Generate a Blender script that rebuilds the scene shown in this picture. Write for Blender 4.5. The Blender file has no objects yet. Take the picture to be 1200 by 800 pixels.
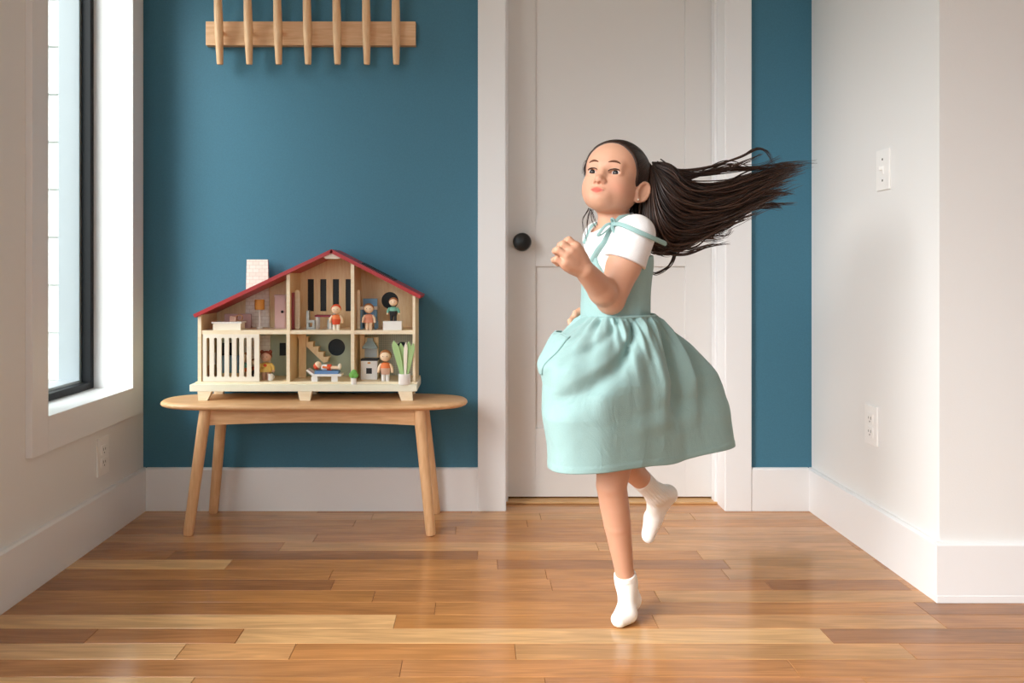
import bpy, bmesh, math, random
import numpy as np
from mathutils import Vector, Matrix

S = bpy.context.scene
COL = S.collection
random.seed(7)
rng = np.random.default_rng(11)

# ------------------------------------------------------------------ camera
FOC = 933.0                      # focal length in pixels of the 1200 px wide frame
EYE = 0.82
cam_d = bpy.data.cameras.new('camera')
cam_d.sensor_width = 36.0
cam_d.lens = FOC / 1200 * 36
cam_d.shift_x = (600 - 560) / 1200
cam_d.shift_y = -(400 - 320) / 1200
cam_d.clip_start = 0.05
cam = bpy.data.objects.new('camera', cam_d)
COL.objects.link(cam)
cam.location = (0, 0, EYE)
cam.rotation_euler = (math.pi / 2, 0, 0)
S.camera = cam

# ------------------------------------------------------------------ sky and exposure
W = bpy.data.worlds.new('overcast_sky')
S.world = W
W.use_nodes = True
nt = W.node_tree
nt.nodes.clear()
wo = nt.nodes.new('ShaderNodeOutputWorld')
bg = nt.nodes.new('ShaderNodeBackground')
bg.inputs['Strength'].default_value = 2.6
tc = nt.nodes.new('ShaderNodeTexCoord')
sx = nt.nodes.new('ShaderNodeSeparateXYZ')
rp = nt.nodes.new('ShaderNodeValToRGB')
rp.color_ramp.elements[0].position = 0.0
rp.color_ramp.elements[0].color = (0.76, 0.83, 0.90, 1)
rp.color_ramp.elements[1].position = 0.7
rp.color_ramp.elements[1].color = (0.92, 0.97, 1.0, 1)
nt.links.new(tc.outputs['Generated'], sx.inputs[0])
nt.links.new(sx.outputs['Z'], rp.inputs[0])
nt.links.new(rp.outputs[0], bg.inputs['Color'])
nt.links.new(bg.outputs[0], wo.inputs[0])
sun_d = bpy.data.lights.new('hazy_sun', 'SUN')
sun_d.energy = 3.1
sun_d.angle = math.radians(36)
sun_d.color = (1.0, .985, .97)
sun = bpy.data.objects.new('hazy_sun', sun_d)
COL.objects.link(sun)
sun.location = (-4, -1, 4)
sun.rotation_euler = Vector((1, .72, -.60)).to_track_quat('-Z', 'Y').to_euler()
S.view_settings.view_transform = 'Standard'
S.view_settings.look = 'None'
S.view_settings.gamma = 1.0
S.view_settings.exposure = 0.74
S.view_settings.use_curve_mapping = False
S.cycles.use_denoising = True
S.cycles.max_bounces = 10
S.cycles.diffuse_bounces = 6
S.cycles.transparent_max_bounces = 16
S.cycles.sample_clamp_indirect = 6.0
S.cycles.caustics_reflective = False

# room sizes
XL, XR = -1.16, 1.157            # left wall, right wall (back part of the room)
YB = 2.76                        # back wall
YC = 1.995                       # wall beside the right-hand corner
XFR = 3.1                        # far right wall of the wider part of the room
YREAR = -2.6
ZC = 2.5
WT = 0.17
# openings: (a0, a1, z0, z1)
WIN1 = (2.118, 2.637, 0.44, 2.02)
WIN2 = (-1.00, 1.50, 0.44, 2.20)
REAR = (-0.2, 1.3, 0.75, 2.2)  # unseen rear-wall opening, added and sized for fill light

# ------------------------------------------------------------------ materials
def srgb(r, g, b):
    f = lambda c: (c / 255 / 12.92) if c <= 10 else ((c / 255 + .055) / 1.055) ** 2.4
    return (f(r), f(g), f(b), 1.0)

def mat(name, col, rough=0.5, spec=0.5, noise=0.0, nscale=30, stretch=(1, 1, 1), bump=0.0, bscale=None, metal=0, sss=0, coat=0, sheen=0):
    m = bpy.data.materials.new(name)
    m.use_nodes = True
    t = m.node_tree
    b = t.nodes['Principled BSDF']
    b.inputs['Base Color'].default_value = col
    b.inputs['Roughness'].default_value = rough
    b.inputs['Specular IOR Level'].default_value = spec
    b.inputs['Metallic'].default_value = metal
    if coat:
        b.inputs['Coat Weight'].default_value = coat
        b.inputs['Coat Roughness'].default_value = .2
    if sheen:
        b.inputs['Sheen Weight'].default_value = sheen
    if sss:
        b.inputs['Subsurface Weight'].default_value = sss
        b.inputs['Subsurface Radius'].default_value = (1.0, .35, .2)
        b.inputs['Subsurface Scale'].default_value = .006
    c = t.nodes.new('ShaderNodeTexCoord')
    mp = t.nodes.new('ShaderNodeMapping')
    mp.inputs['Scale'].default_value = stretch
    t.links.new(c.outputs['Object'], mp.inputs[0])
    if noise:
        n = t.nodes.new('ShaderNodeTexNoise')
        n.inputs['Scale'].default_value = nscale
        n.inputs['Detail'].default_value = 5
        t.links.new(mp.outputs[0], n.inputs['Vector'])
        r = t.nodes.new('ShaderNodeValToRGB')
        r.color_ramp.elements[0].position = .3
        r.color_ramp.elements[1].position = .7
        r.color_ramp.elements[0].color = tuple(x * (1 - noise) for x in col[:3]) + (1,)
        r.color_ramp.elements[1].color = tuple(min(1, x * (1 + noise)) for x in col[:3]) + (1,)
        t.links.new(n.outputs['Fac'], r.inputs[0])
        t.links.new(r.outputs[0], b.inputs['Base Color'])
    if bump:
        n2 = t.nodes.new('ShaderNodeTexNoise')
        n2.inputs['Scale'].default_value = bscale or nscale
        n2.inputs['Detail'].default_value = 4
        t.links.new(mp.outputs[0], n2.inputs['Vector'])
        bp = t.nodes.new('ShaderNodeBump')
        bp.inputs['Strength'].default_value = bump
        bp.inputs['Distance'].default_value = .002
        t.links.new(n2.outputs['Fac'], bp.inputs['Height'])
        t.links.new(bp.outputs[0], b.inputs['Normal'])
    return m

M = {}
M['white_wall'] = mat('white_wall_paint', srgb(228, 228, 226), .6, .3, bump=.10, bscale=220)
M['ceiling'] = mat('ceiling_paint', srgb(238, 236, 232), .8, .2, bump=.05, bscale=150)
M['trim'] = mat('white_trim_gloss', srgb(232, 232, 232), .35, .5, bump=.03, bscale=60)
M['door'] = mat('door_paint', srgb(222, 220, 217), .42, .4, bump=.03, bscale=90)
M['blue'] = mat('teal_blue_wall_paint', srgb(62, 114, 136), .55, .35, noise=.05, nscale=260, bump=.14, bscale=240)
M['black'] = mat('black_knob_metal', srgb(16, 15, 15), .35, .5)
M['win_black'] = mat('window_black_frame', srgb(14, 17, 21), .5, .25)
M['win_grey'] = mat('window_grey_cladding', srgb(150, 160, 166), .4, .5)
M['siding'] = mat('white_siding_paint', srgb(240, 240, 238), .7, .2, bump=.06, bscale=40)
M['ground'] = mat('garden_ground', srgb(120, 120, 96), .95, .1, noise=.3, nscale=8)
M['plastic'] = mat('white_plate_plastic', srgb(238, 237, 234), .35, .5)
M['slot'] = mat('outlet_slot_dark', srgb(60, 56, 52), .6, .3)

def wood(name, c1, c2, rough=.42, scale=9, stretch=(1.2, 14, 14), coat=0):
    m = bpy.data.materials.new(name)
    m.use_nodes = True
    t = m.node_tree
    b = t.nodes['Principled BSDF']
    b.inputs['Roughness'].default_value = rough
    if coat:
        b.inputs['Coat Weight'].default_value = coat
        b.inputs['Coat Roughness'].default_value = .25
    c = t.nodes.new('ShaderNodeTexCoord')
    mp = t.nodes.new('ShaderNodeMapping')
    mp.inputs['Scale'].default_value = stretch
    n = t.nodes.new('ShaderNodeTexNoise')
    n.inputs['Scale'].default_value = scale
    n.inputs['Detail'].default_value = 6
    n.inputs['Distortion'].default_value = .4
    r = t.nodes.new('ShaderNodeValToRGB')
    r.color_ramp.elements[0].position = .32
    r.color_ramp.elements[1].position = .68
    r.color_ramp.elements[0].color = c1
    r.color_ramp.elements[1].color = c2
    t.links.new(c.outputs['Object'], mp.inputs[0])
    t.links.new(mp.outputs[0], n.inputs['Vector'])
    t.links.new(n.outputs['Fac'], r.inputs[0])
    t.links.new(r.outputs[0], b.inputs['Base Color'])
    return m

M['bench'] = wood('beech_bench_wood', srgb(210, 162, 114), srgb(228, 184, 138), .42)
M['bench_leg'] = wood('beech_leg_wood', srgb(210, 162, 114), srgb(228, 184, 138), .45, stretch=(14, 14, 1.2))
M['rack'] = wood('beech_rack_wood', srgb(212, 166, 122), srgb(228, 188, 146), .5)
M['peg'] = wood('beech_peg_wood', srgb(214, 168, 124), srgb(230, 192, 148), .5, stretch=(14, 14, 1.2))
M['ply'] = wood('dollhouse_plywood', srgb(232, 200, 150), srgb(242, 218, 174), .55, scale=12, stretch=(14, 14, 1.5))
M['edge'] = wood('dollhouse_pale_edge', srgb(240, 222, 188), srgb(247, 233, 205), .5, scale=12, stretch=(2, 10, 10))
M['base_mint'] = mat('dollhouse_base_cream', srgb(238, 238, 218), .5, .4, noise=.02)
M['sage'] = mat('dollhouse_sage_wall', srgb(178, 190, 168), .6, .3, noise=.03, nscale=20)
M['red'] = mat('dollhouse_red_roof', srgb(176, 44, 48), .4, .5)
M['cream'] = mat('toy_cream_paint', srgb(244, 236, 220), .5, .4)
M['t_white'] = mat('toy_white_paint', srgb(240, 238, 234), .5, .4)
M['t_pink'] = mat('toy_mauve_paint', srgb(206, 172, 172), .5, .4)
M['t_grey'] = mat('toy_grey_paint', srgb(190, 198, 196), .5, .4)
M['t_grey_dark'] = mat('toy_hood_grey_paint', srgb(140, 158, 158), .5, .4)
M['t_blue'] = mat('toy_blue_paint', srgb(120, 164, 196), .5, .4)
M['t_blue_cloth'] = mat('toy_blue_felt', srgb(104, 140, 186), .8, .2)
M['t_orange'] = mat('toy_orange_paint', srgb(236, 128, 70), .5, .4)
M['t_red'] = mat('toy_red_orange_paint', srgb(222, 84, 48), .5, .4)
M['t_maroon'] = mat('toy_maroon_paint', srgb(150, 52, 66), .5, .4)
M['hole_shade'] = mat('dollhouse_hole_shade', srgb(22, 30, 33), .5, .4)
M['t_dark'] = mat('toy_dark_paint', srgb(34, 34, 38), .5, .4)
M['t_green'] = mat('toy_mint_green_paint', srgb(120, 184, 160), .5, .4)
M['t_leaf'] = mat('toy_leaf_green_paint', srgb(172, 206, 142), .5, .4)
M['t_leaf2'] = mat('toy_bright_green_paint', srgb(118, 186, 90), .5, .4)
M['t_yellow'] = mat('toy_yellow_paint', srgb(236, 200, 110), .5, .4)
M['t_skin'] = mat('toy_peach_paint', srgb(246, 216, 182), .5, .4)
M['t_brown'] = mat('toy_brown_hair_paint', srgb(168, 112, 66), .5, .4)
M['t_auburn'] = mat('toy_auburn_hair_paint', srgb(132, 62, 44), .5, .4)
M['t_salmon'] = mat('toy_salmon_paint', srgb(226, 148, 116), .5, .4)
M['t_tan'] = mat('toy_tan_paint', srgb(214, 172, 150), .5, .4)
M['t_lamp'] = mat('toy_ochre_shade_paint', srgb(222, 156, 76), .5, .4)
M['t_rustwood'] = wood('toy_walnut_wood', srgb(176, 130, 96), srgb(200, 152, 116), .5)

def brick_print():
    m = bpy.data.materials.new('printed_white_brick_paper')
    m.use_nodes = True
    t = m.node_tree
    b = t.nodes['Principled BSDF']
    b.inputs['Roughness'].default_value = .6
    c = t.nodes.new('ShaderNodeTexCoord')
    sp = t.nodes.new('ShaderNodeSeparateXYZ')
    cb = t.nodes.new('ShaderNodeCombineXYZ')
    br = t.nodes.new('ShaderNodeTexBrick')
    br.inputs['Scale'].default_value = 1.0
    br.inputs['Brick Width'].default_value = .021
    br.inputs['Row Height'].default_value = .0125
    br.inputs['Mortar Size'].default_value = .0008
    br.inputs['Mortar Smooth'].default_value = .4
    br.inputs['Color1'].default_value = srgb(244, 238, 228)
    br.inputs['Color2'].default_value = srgb(236, 228, 216)
    br.inputs['Mortar'].default_value = srgb(216, 204, 190)
    t.links.new(c.outputs['Object'], sp.inputs[0])
    t.links.new(sp.outputs['X'], cb.inputs['X'])
    t.links.new(sp.outputs['Z'], cb.inputs['Y'])
    t.links.new(cb.outputs[0], br.inputs['Vector'])
    t.links.new(br.outputs['Color'], b.inputs['Base Color'])
    return m
M['brick'] = brick_print()

def plaid_print():
    m = bpy.data.materials.new('printed_sage_check_paper')
    m.use_nodes = True
    t = m.node_tree
    b = t.nodes['Principled BSDF']
    b.inputs['Roughness'].default_value = .6
    c = t.nodes.new('ShaderNodeTexCoord')
    sp = t.nodes.new('ShaderNodeSeparateXYZ')
    cb = t.nodes.new('ShaderNodeCombineXYZ')
    br = t.nodes.new('ShaderNodeTexBrick')
    br.offset = 0
    br.inputs['Scale'].default_value = 1.0
    br.inputs['Brick Width'].default_value = .0075
    br.inputs['Row Height'].default_value = .0075
    br.inputs['Mortar Size'].default_value = .0008
    br.inputs['Color1'].default_value = srgb(178, 184, 168)
    br.inputs['Color2'].default_value = srgb(172, 178, 162)
    br.inputs['Mortar'].default_value = srgb(206, 204, 188)
    t.links.new(c.outputs['Object'], sp.inputs[0])
    t.links.new(sp.outputs['X'], cb.inputs['X'])
    t.links.new(sp.outputs['Z'], cb.inputs['Y'])
    t.links.new(cb.outputs[0], br.inputs['Vector'])
    t.links.new(br.outputs['Color'], b.inputs['Base Color'])
    return m
M['plaid'] = plaid_print()

def plank_mat():
    m = bpy.data.materials.new('oak_strip_flooring')
    m.use_nodes = True
    t = m.node_tree
    b = t.nodes['Principled BSDF']
    oi = t.nodes.new('ShaderNodeObjectInfo')
    c = t.nodes.new('ShaderNodeTexCoord')
    ad = t.nodes.new('ShaderNodeVectorMath')
    ad.operation = 'ADD'
    sc = t.nodes.new('ShaderNodeVectorMath')
    sc.operation = 'SCALE'
    cx = t.nodes.new('ShaderNodeCombineXYZ')
    t.links.new(oi.outputs['Random'], cx.inputs['X'])
    t.links.new(oi.outputs['Random'], cx.inputs['Y'])
    t.links.new(cx.outputs[0], sc.inputs[0])
    sc.inputs['Scale'].default_value = 37.0
    t.links.new(c.outputs['Object'], ad.inputs[0])
    t.links.new(sc.outputs[0], ad.inputs[1])
    # cathedral figure: stretched distorted rings
    mp = t.nodes.new('ShaderNodeMapping')
    mp.inputs['Scale'].default_value = (1.6, 17, 1)
    t.links.new(ad.outputs[0], mp.inputs[0])
    n1 = t.nodes.new('ShaderNodeTexNoise')
    n1.inputs['Scale'].default_value = 1.3
    n1.inputs['Detail'].default_value = 3
    n1.inputs['Distortion'].default_value = .5
    t.links.new(mp.outputs[0], n1.inputs['Vector'])
    mu = t.nodes.new('ShaderNodeMath')
    mu.operation = 'MULTIPLY'
    mu.inputs[1].default_value = 34
    t.links.new(n1.outputs['Fac'], mu.inputs[0])
    si = t.nodes.new('ShaderNodeMath')
    si.operation = 'SINE'
    t.links.new(mu.outputs[0], si.inputs[0])
    # fine pores
    mp2 = t.nodes.new('ShaderNodeMapping')
    mp2.inputs['Scale'].default_value = (9, 260, 1)
    t.links.new(ad.outputs[0], mp2.inputs[0])
    n2 = t.nodes.new('ShaderNodeTexNoise')
    n2.inputs['Scale'].default_value = 1.0
    n2.inputs['Detail'].default_value = 4
    t.links.new(mp2.outputs[0], n2.inputs['Vector'])
    # broad tone change along the plank
    mp3 = t.nodes.new('ShaderNodeMapping')
    mp3.inputs['Scale'].default_value = (3, 16, 1)
    t.links.new(ad.outputs[0], mp3.inputs[0])
    n3 = t.nodes.new('ShaderNodeTexNoise')
    n3.inputs['Scale'].default_value = 1.0
    n3.inputs['Detail'].default_value = 2
    t.links.new(mp3.outputs[0], n3.inputs['Vector'])
    def scale_off(sock, k, off):
        a = t.nodes.new('ShaderNodeMath')
        a.operation = 'MULTIPLY_ADD'
        a.inputs[1].default_value = k
        a.inputs[2].default_value = off
        t.links.new(sock, a.inputs[0])
        return a.outputs[0]
    def mul(a_, b_):
        a = t.nodes.new('ShaderNodeMath')
        a.operation = 'MULTIPLY'
        t.links.new(a_, a.inputs[0])
        t.links.new(b_, a.inputs[1])
        return a.outputs[0]
    f = mul(mul(scale_off(si.outputs[0], .085, 1.0), scale_off(n2.outputs['Fac'], .55, .73)), scale_off(n3.outputs['Fac'], .7, .65))
    vm = t.nodes.new('ShaderNodeVectorMath')
    vm.operation = 'SCALE'
    t.links.new(oi.outputs['Color'], vm.inputs[0])
    t.links.new(f, vm.inputs['Scale'])
    t.links.new(vm.outputs[0], b.inputs['Base Color'])
    rr = scale_off(n3.outputs['Fac'], .10, .12)
    t.links.new(rr, b.inputs['Roughness'])
    b.inputs['Specular IOR Level'].default_value = .5
    bp = t.nodes.new('ShaderNodeBump')
    bp.inputs['Strength'].default_value = .03
    bp.inputs['Distance'].default_value = .001
    t.links.new(n2.outputs['Fac'], bp.inputs['Height'])
    t.links.new(bp.outputs[0], b.inputs['Normal'])
    return m
M['plank'] = plank_mat()
M['subfloor'] = wood('oak_floor_beyond', srgb(160, 100, 58), srgb(190, 130, 80), .35, scale=2, stretch=(1.2, 14, 1))
M['threshold'] = wood('oak_threshold_wood', srgb(190, 146, 96), srgb(214, 172, 120), .4)

def glass_mat():
    m = bpy.data.materials.new('window_pane_glass')
    m.use_nodes = True
    t = m.node_tree
    t.nodes.clear()
    o = t.nodes.new('ShaderNodeOutputMaterial')
    tr = t.nodes.new('ShaderNodeBsdfTransparent')
    tr.inputs[0].default_value = (.95, .97, .96, 1)
    gl = t.nodes.new('ShaderNodeBsdfGlossy')
    gl.inputs['Roughness'].default_value = .02
    lw = t.nodes.new('ShaderNodeLayerWeight')
    pw = t.nodes.new('ShaderNodeMath')
    pw.operation = 'POWER'
    pw.inputs[1].default_value = 5
    fr = t.nodes.new('ShaderNodeMath')
    fr.operation = 'MULTIPLY_ADD'
    fr.inputs[1].default_value = .9
    fr.inputs[2].default_value = .04
    t.links.new(lw.outputs['Facing'], pw.inputs[0])
    t.links.new(pw.outputs[0], fr.inputs[0])
    mx = t.nodes.new('ShaderNodeMixShader')
    t.links.new(fr.outputs[0], mx.inputs[0])
    t.links.new(tr.outputs[0], mx.inputs[1])
    t.links.new(gl.outputs[0], mx.inputs[2])
    t.links.new(mx.outputs[0], o.inputs[0])
    return m
M['glass'] = glass_mat()

def skin_mat():
    m = mat('child_skin', srgb(216, 168, 138), .5, .35, sss=.12)
    t = m.node_tree
    b = t.nodes['Principled BSDF']
    a = t.nodes.new('ShaderNodeVertexColor')
    a.layer_name = 'skin_colour'
    t.links.new(a.outputs['Color'], b.inputs['Base Color'])
    return m
M['skin'] = skin_mat()

def fabric(name, col, scale=700, bump=.25, rough=.85, big=0.0):
    m = mat(name, col, rough, .2, noise=.03, nscale=500, bump=bump, bscale=scale, sheen=.15)
    if big:
        t = m.node_tree
        b = t.nodes['Principled BSDF']
        old = b.inputs['Normal'].links[0].from_socket
        c = t.nodes.new('ShaderNodeTexCoord')
        mp = t.nodes.new('ShaderNodeMapping')
        mp.inputs['Scale'].default_value = (1, 1, .6)
        n = t.nodes.new('ShaderNodeTexNoise')
        n.inputs['Scale'].default_value = 17
        n.inputs['Detail'].default_value = 3
        n.inputs['Distortion'].default_value = 1.2
        bp = t.nodes.new('ShaderNodeBump')
        bp.inputs['Strength'].default_value = big
        bp.inputs['Distance'].default_value = .006
        t.links.new(c.outputs['Object'], mp.inputs[0])
        t.links.new(mp.outputs[0], n.inputs['Vector'])
        t.links.new(n.outputs['Fac'], bp.inputs['Height'])
        t.links.new(old, bp.inputs['Normal'])
        t.links.new(bp.outputs[0], b.inputs['Normal'])
    return m
M['dress'] = fabric('mint_linen', srgb(146, 177, 174), big=.45)
M['dress_strap'] = fabric('mint_strap_cotton', srgb(146, 178, 175))
M['shirt'] = fabric('white_cotton', srgb(230, 228, 227), big=.5)
M['sock'] = fabric('white_sock_knit', srgb(238, 233, 226), scale=420, bump=.4)

def hair_mat():
    m = mat('dark_brown_hair', srgb(54, 37, 30), .42, .4)
    t = m.node_tree
    a = t.nodes.new('ShaderNodeVertexColor')
    a.layer_name = 'hair_colour'
    t.links.new(a.outputs['Color'], t.nodes['Principled BSDF'].inputs['Base Color'])
    return m
M['hair'] = hair_mat()
M['sclera'] = mat('eye_white', srgb(226, 218, 212), .2, .5)
M['iris'] = mat('eye_brown_iris', srgb(30, 20, 16), .3, .35)
M['lash'] = mat('lash_dark', srgb(30, 20, 18), .6, .2)
M['brow'] = mat('brow_brown', srgb(104, 70, 54), .9, .05)
M['pearl'] = mat('earring_pearl', srgb(240, 232, 220), .15, .6)

# ------------------------------------------------------------------ mesh helpers
def new_obj(name, verts, faces, m, parent=None, smooth=False, mats=None, midx=None):
    me = bpy.data.meshes.new(name)
    off = np.zeros(3)
    p = parent
    while p is not None:
        off = off + np.array(p.location)
        p = p.parent
    v = np.asarray(verts, dtype=np.float64) - off
    if isinstance(faces, np.ndarray):
        nv, nf, w = len(v), len(faces), faces.shape[1]
        me.vertices.add(nv)
        me.vertices.foreach_set('co', v.astype(np.float32).ravel())
        me.loops.add(nf * w)
        me.loops.foreach_set('vertex_index', faces.astype(np.int32).ravel())
        me.polygons.add(nf)
        me.polygons.foreach_set('loop_start', np.arange(0, nf * w, w, dtype=np.int32))
        me.update(calc_edges=True)
        me.validate()
    else:
        me.from_pydata([tuple(x) for x in v], [], [tuple(f) for f in faces])
    for q in (mats or [m]):
        me.materials.append(q)
    if midx is not None:
        me.polygons.foreach_set('material_index', np.asarray(midx, dtype=np.int32))
    if smooth:
        me.polygons.foreach_set('use_smooth', np.ones(len(me.polygons), dtype=bool))
    me.update()
    o = bpy.data.objects.new(name, me)
    COL.objects.link(o)
    if parent is not None:
        o.parent = parent
    return o

class MB:
    """collects shapes in world coordinates, then becomes ONE mesh object"""
    def __init__(self):
        self.v, self.f, self.i = [], [], []
    def add(self, vs, fs, mi=0):
        n = len(self.v)
        self.v += [tuple(x) for x in vs]
        self.f += [tuple(a + n for a in f) for f in fs]
        self.i += [mi] * len(fs)
        return self
    def box(self, x0, x1, y0, y1, z0, z1, bev=0.0, mi=0):
        bm = bmesh.new()
        bmesh.ops.create_cube(bm, size=1)
        for q in bm.verts:
            q.co = ((x0 + x1) / 2 + q.co.x * (x1 - x0), (y0 + y1) / 2 + q.co.y * (y1 - y0), (z0 + z1) / 2 + q.co.z * (z1 - z0))
        if bev:
            bmesh.ops.bevel(bm, geom=list(bm.edges), offset=bev, segments=2, profile=.7, affect='EDGES')
        return self.bm(bm, mi)
    def bm(self, bm, mi=0):
        bm.verts.ensure_lookup_table()
        bm.verts.index_update()
        self.add([v.co for v in bm.verts], [[v.index for v in f.verts] for f in bm.faces], mi)
        bm.free()
        return self
    def tube(self, pts, radii, seg=10, mi=0, flat=1.0, flat_dir=None):
        P = [Vector(p) for p in pts]
        if not hasattr(radii, '__len__'):
            radii = [radii] * len(P)
        vs, fs = [], []
        t0 = (P[1] - P[0]).normalized()
        up = Vector((0, 0, 1)) if abs(t0.z) < .9 else Vector((1, 0, 0))
        if flat_dir is not None:
            up = Vector(flat_dir)
        a = t0.cross(up).normalized()
        for k, p in enumerate(P):
            t = (P[min(k + 1, len(P) - 1)] - P[max(k - 1, 0)]).normalized()
            a = (a - t * a.dot(t)).normalized()
            b = t.cross(a)
            for s in range(seg):
                w = 2 * math.pi * s / seg
                vs.append(p + a * math.cos(w) * radii[k] + b * math.sin(w) * radii[k] * flat)
        for k in range(len(P) - 1):
            for s in range(seg):
                s2 = (s + 1) % seg
                fs.append((k * seg + s, k * seg + s2, (k + 1) * seg + s2, (k + 1) * seg + s))
        fs.append(tuple(range(seg))[::-1])
        fs.append(tuple((len(P) - 1) * seg + s for s in range(seg)))
        return self.add(vs, fs, mi)
    def lathe(self, c, prof, seg=24, axis='z', mi=0, sy=1.0):
        vs, fs = [], []
        for (r, h) in prof:
            for s in range(seg):
                w = 2 * math.pi * s / seg
                q = (r * math.cos(w), r * math.sin(w) * sy, h)
                if axis == 'y':
                    q = (q[0], -q[2], q[1])     # points toward the room (-y)
                if axis == 'x':
                    q = (q[2], q[0], q[1])
                vs.append((c[0] + q[0], c[1] + q[1], c[2] + q[2]))
        n = len(prof)
        for k in range(n - 1):
            for s in range(seg):
                s2 = (s + 1) % seg
                fs.append((k * seg + s, k * seg + s2, (k + 1) * seg + s2, (k + 1) * seg + s))
        fs.append(tuple(range(seg))[::-1])
        fs.append(tuple((n - 1) * seg + s for s in range(seg)))
        return self.add(vs, fs, mi)
    def ball(self, c, r, seg=16, rings=10, mi=0):
        r = (r, r, r) if not hasattr(r, '__len__') else r
        vs, fs = [(c[0], c[1], c[2] + r[2])], []
        for k in range(1, rings):
            a = math.pi * k / rings
            for s in range(seg):
                w = 2 * math.pi * s / seg
                vs.append((c[0] + r[0] * math.sin(a) * math.cos(w), c[1] + r[1] * math.sin(a) * math.sin(w), c[2] + r[2] * math.cos(a)))
        vs.append((c[0], c[1], c[2] - r[2]))
        for s in range(seg):
            fs.append((0, 1 + s, 1 + (s + 1) % seg))
            fs.append((len(vs) - 1, 1 + (rings - 2) * seg + (s + 1) % seg, 1 + (rings - 2) * seg + s))
        for k in range(rings - 2):
            for s in range(seg):
                fs.append((1 + k * seg + s, 1 + (k + 1) * seg + s, 1 + (k + 1) * seg + (s + 1) % seg, 1 + k * seg + (s + 1) % seg))
        return self.add(vs, fs, mi)
    def obj(self, name, m, parent=None, smooth=False):
        ms = m if isinstance(m, list) else [m]
        o = new_obj(name, self.v, self.f, None, parent, smooth, mats=ms, midx=self.i)
        if smooth:
            soften(o)
        return o

def soften(o, deg=40):
    me = o.data
    me.polygons.foreach_set('use_smooth', np.ones(len(me.polygons), dtype=bool))
    try:
        me.set_sharp_from_angle(angle=math.radians(deg))
    except Exception:
        pass

def plate(name, outer, holes, origin, ux, uy, thick, m, parent=None, bev=0.0):
    """flat board with real holes: outline in (u, v) metres, placed by two axes, thickness along -(ux x uy)/2 .. +"""
    cu = bpy.data.curves.new('outline', 'CURVE')
    cu.dimensions = '2D'
    cu.fill_mode = 'BOTH'
    cu.extrude = max(thick / 2 - bev, 1e-5)
    cu.bevel_depth = bev
    cu.bevel_resolution = 1
    if bev:
        cu.offset = -bev
    for poly in [outer] + list(holes):
        sp = cu.splines.new('POLY')
        sp.points.add(len(poly) - 1)
        for q, (a, b) in zip(sp.points, poly):
            q.co = (a, b, 0, 1)
        sp.use_cyclic_u = True
    co = bpy.data.objects.new('outline', cu)
    me = bpy.data.meshes.new_from_object(co)
    bpy.data.objects.remove(co)
    ux, uy = Vector(ux), Vector(uy)
    uz = ux.cross(uy)
    vs = [Vector(origin) + ux * v.co.x + uy * v.co.y + uz * v.co.z for v in me.vertices]
    fs = [tuple(p.vertices) for p in me.polygons]
    bpy.data.meshes.remove(me)
    return new_obj(name, vs, fs, m, parent)

def rect(a0, a1, b0, b1):
    return [(a0, b0), (a1, b0), (a1, b1), (a0, b1)]

def circle(cx, cy, r, n=28):
    return [(cx + r * math.cos(2 * math.pi * k / n), cy + r * math.sin(2 * math.pi * k / n)) for k in range(n)]

def slot(x0, x1, z0, z1, n=8):
    r = (x1 - x0) / 2
    cx = (x0 + x1) / 2
    return [(cx + r * math.cos(a), z1 - r + r * math.sin(a)) for a in np.linspace(0, math.pi, n)] + \
           [(cx + r * math.cos(a), z0 + r + r * math.sin(a)) for a in np.linspace(math.pi, 2 * math.pi, n)]

def thing(name, label, cat, loc=(0, 0, 0), group=None):
    o = bpy.data.objects.new(name, None)
    o.empty_display_size = .05
    COL.objects.link(o)
    o.location = loc
    return tag(o, label, cat, group)

def tag(o, label, cat, group=None):
    o['label'] = label
    o['category'] = cat
    if group:
        o['group'] = group
    return o

def struct(o, label=None):
    o['kind'] = 'structure'
    if label:
        o['label'] = label
    return o

def P(px, py, Y):
    """point at depth Y that the photograph shows at pixel (px, py)"""
    return np.array([(px - 560) * Y / FOC, Y, EYE - (py - 320) * Y / FOC])

# ------------------------------------------------------------------ room shell
fl = struct(MB().box(XL - .1, XFR + .1, YREAR - .1, 2.96, -.06, -.014).obj('floor', M['subfloor']), 'honey oak strip floor running left to right')

ROW, Y0 = .0737, 1.9126
LIGHT, MED, DARK, ORG, TAN = (.64, .375, .168), (.43, .19, .068), (.33, .142, .052), (.475, .212, .072), (.53, .272, .112)
KNOWN = {  # row (counted from the strip whose far edge lies at Y0): joints seen in the photograph, as (pixel x where a plank ends, tone)
    0: [(463, LIGHT), (768, ORG), (1100, TAN), (1500, MED)],
    1: [(107, DARK), (281, MED), (969, LIGHT), (1500, DARK)],
    2: [(212, LIGHT), (343, TAN), (604, ORG), (1064, TAN), (1500, MED)],
    3: [(470, MED), (930, ORG), (1500, MED)],
    4: [(221, LIGHT), (640, ORG), (1020, MED), (1500, ORG)],
    -1: [(510, MED), (1080, ORG), (1500, DARK)],
    -2: [(438, ORG), (770, MED), (1110, TAN)],
    -3: [(390, DARK), (646, MED), (900, MED), (1060, DARK)],
    -4: [(388, ORG), (640, ORG), (850, MED), (1060, TAN)],
    -5: [(268, LIGHT), (583, ORG), (852, DARK), (1030, TAN)],
    -6: [(200, MED), (560, DARK), (820, ORG), (1020, TAN)],
    -7: [(330, MED), (700, TAN), (1000, TAN)],
}
plank_meshes = {}
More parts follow.
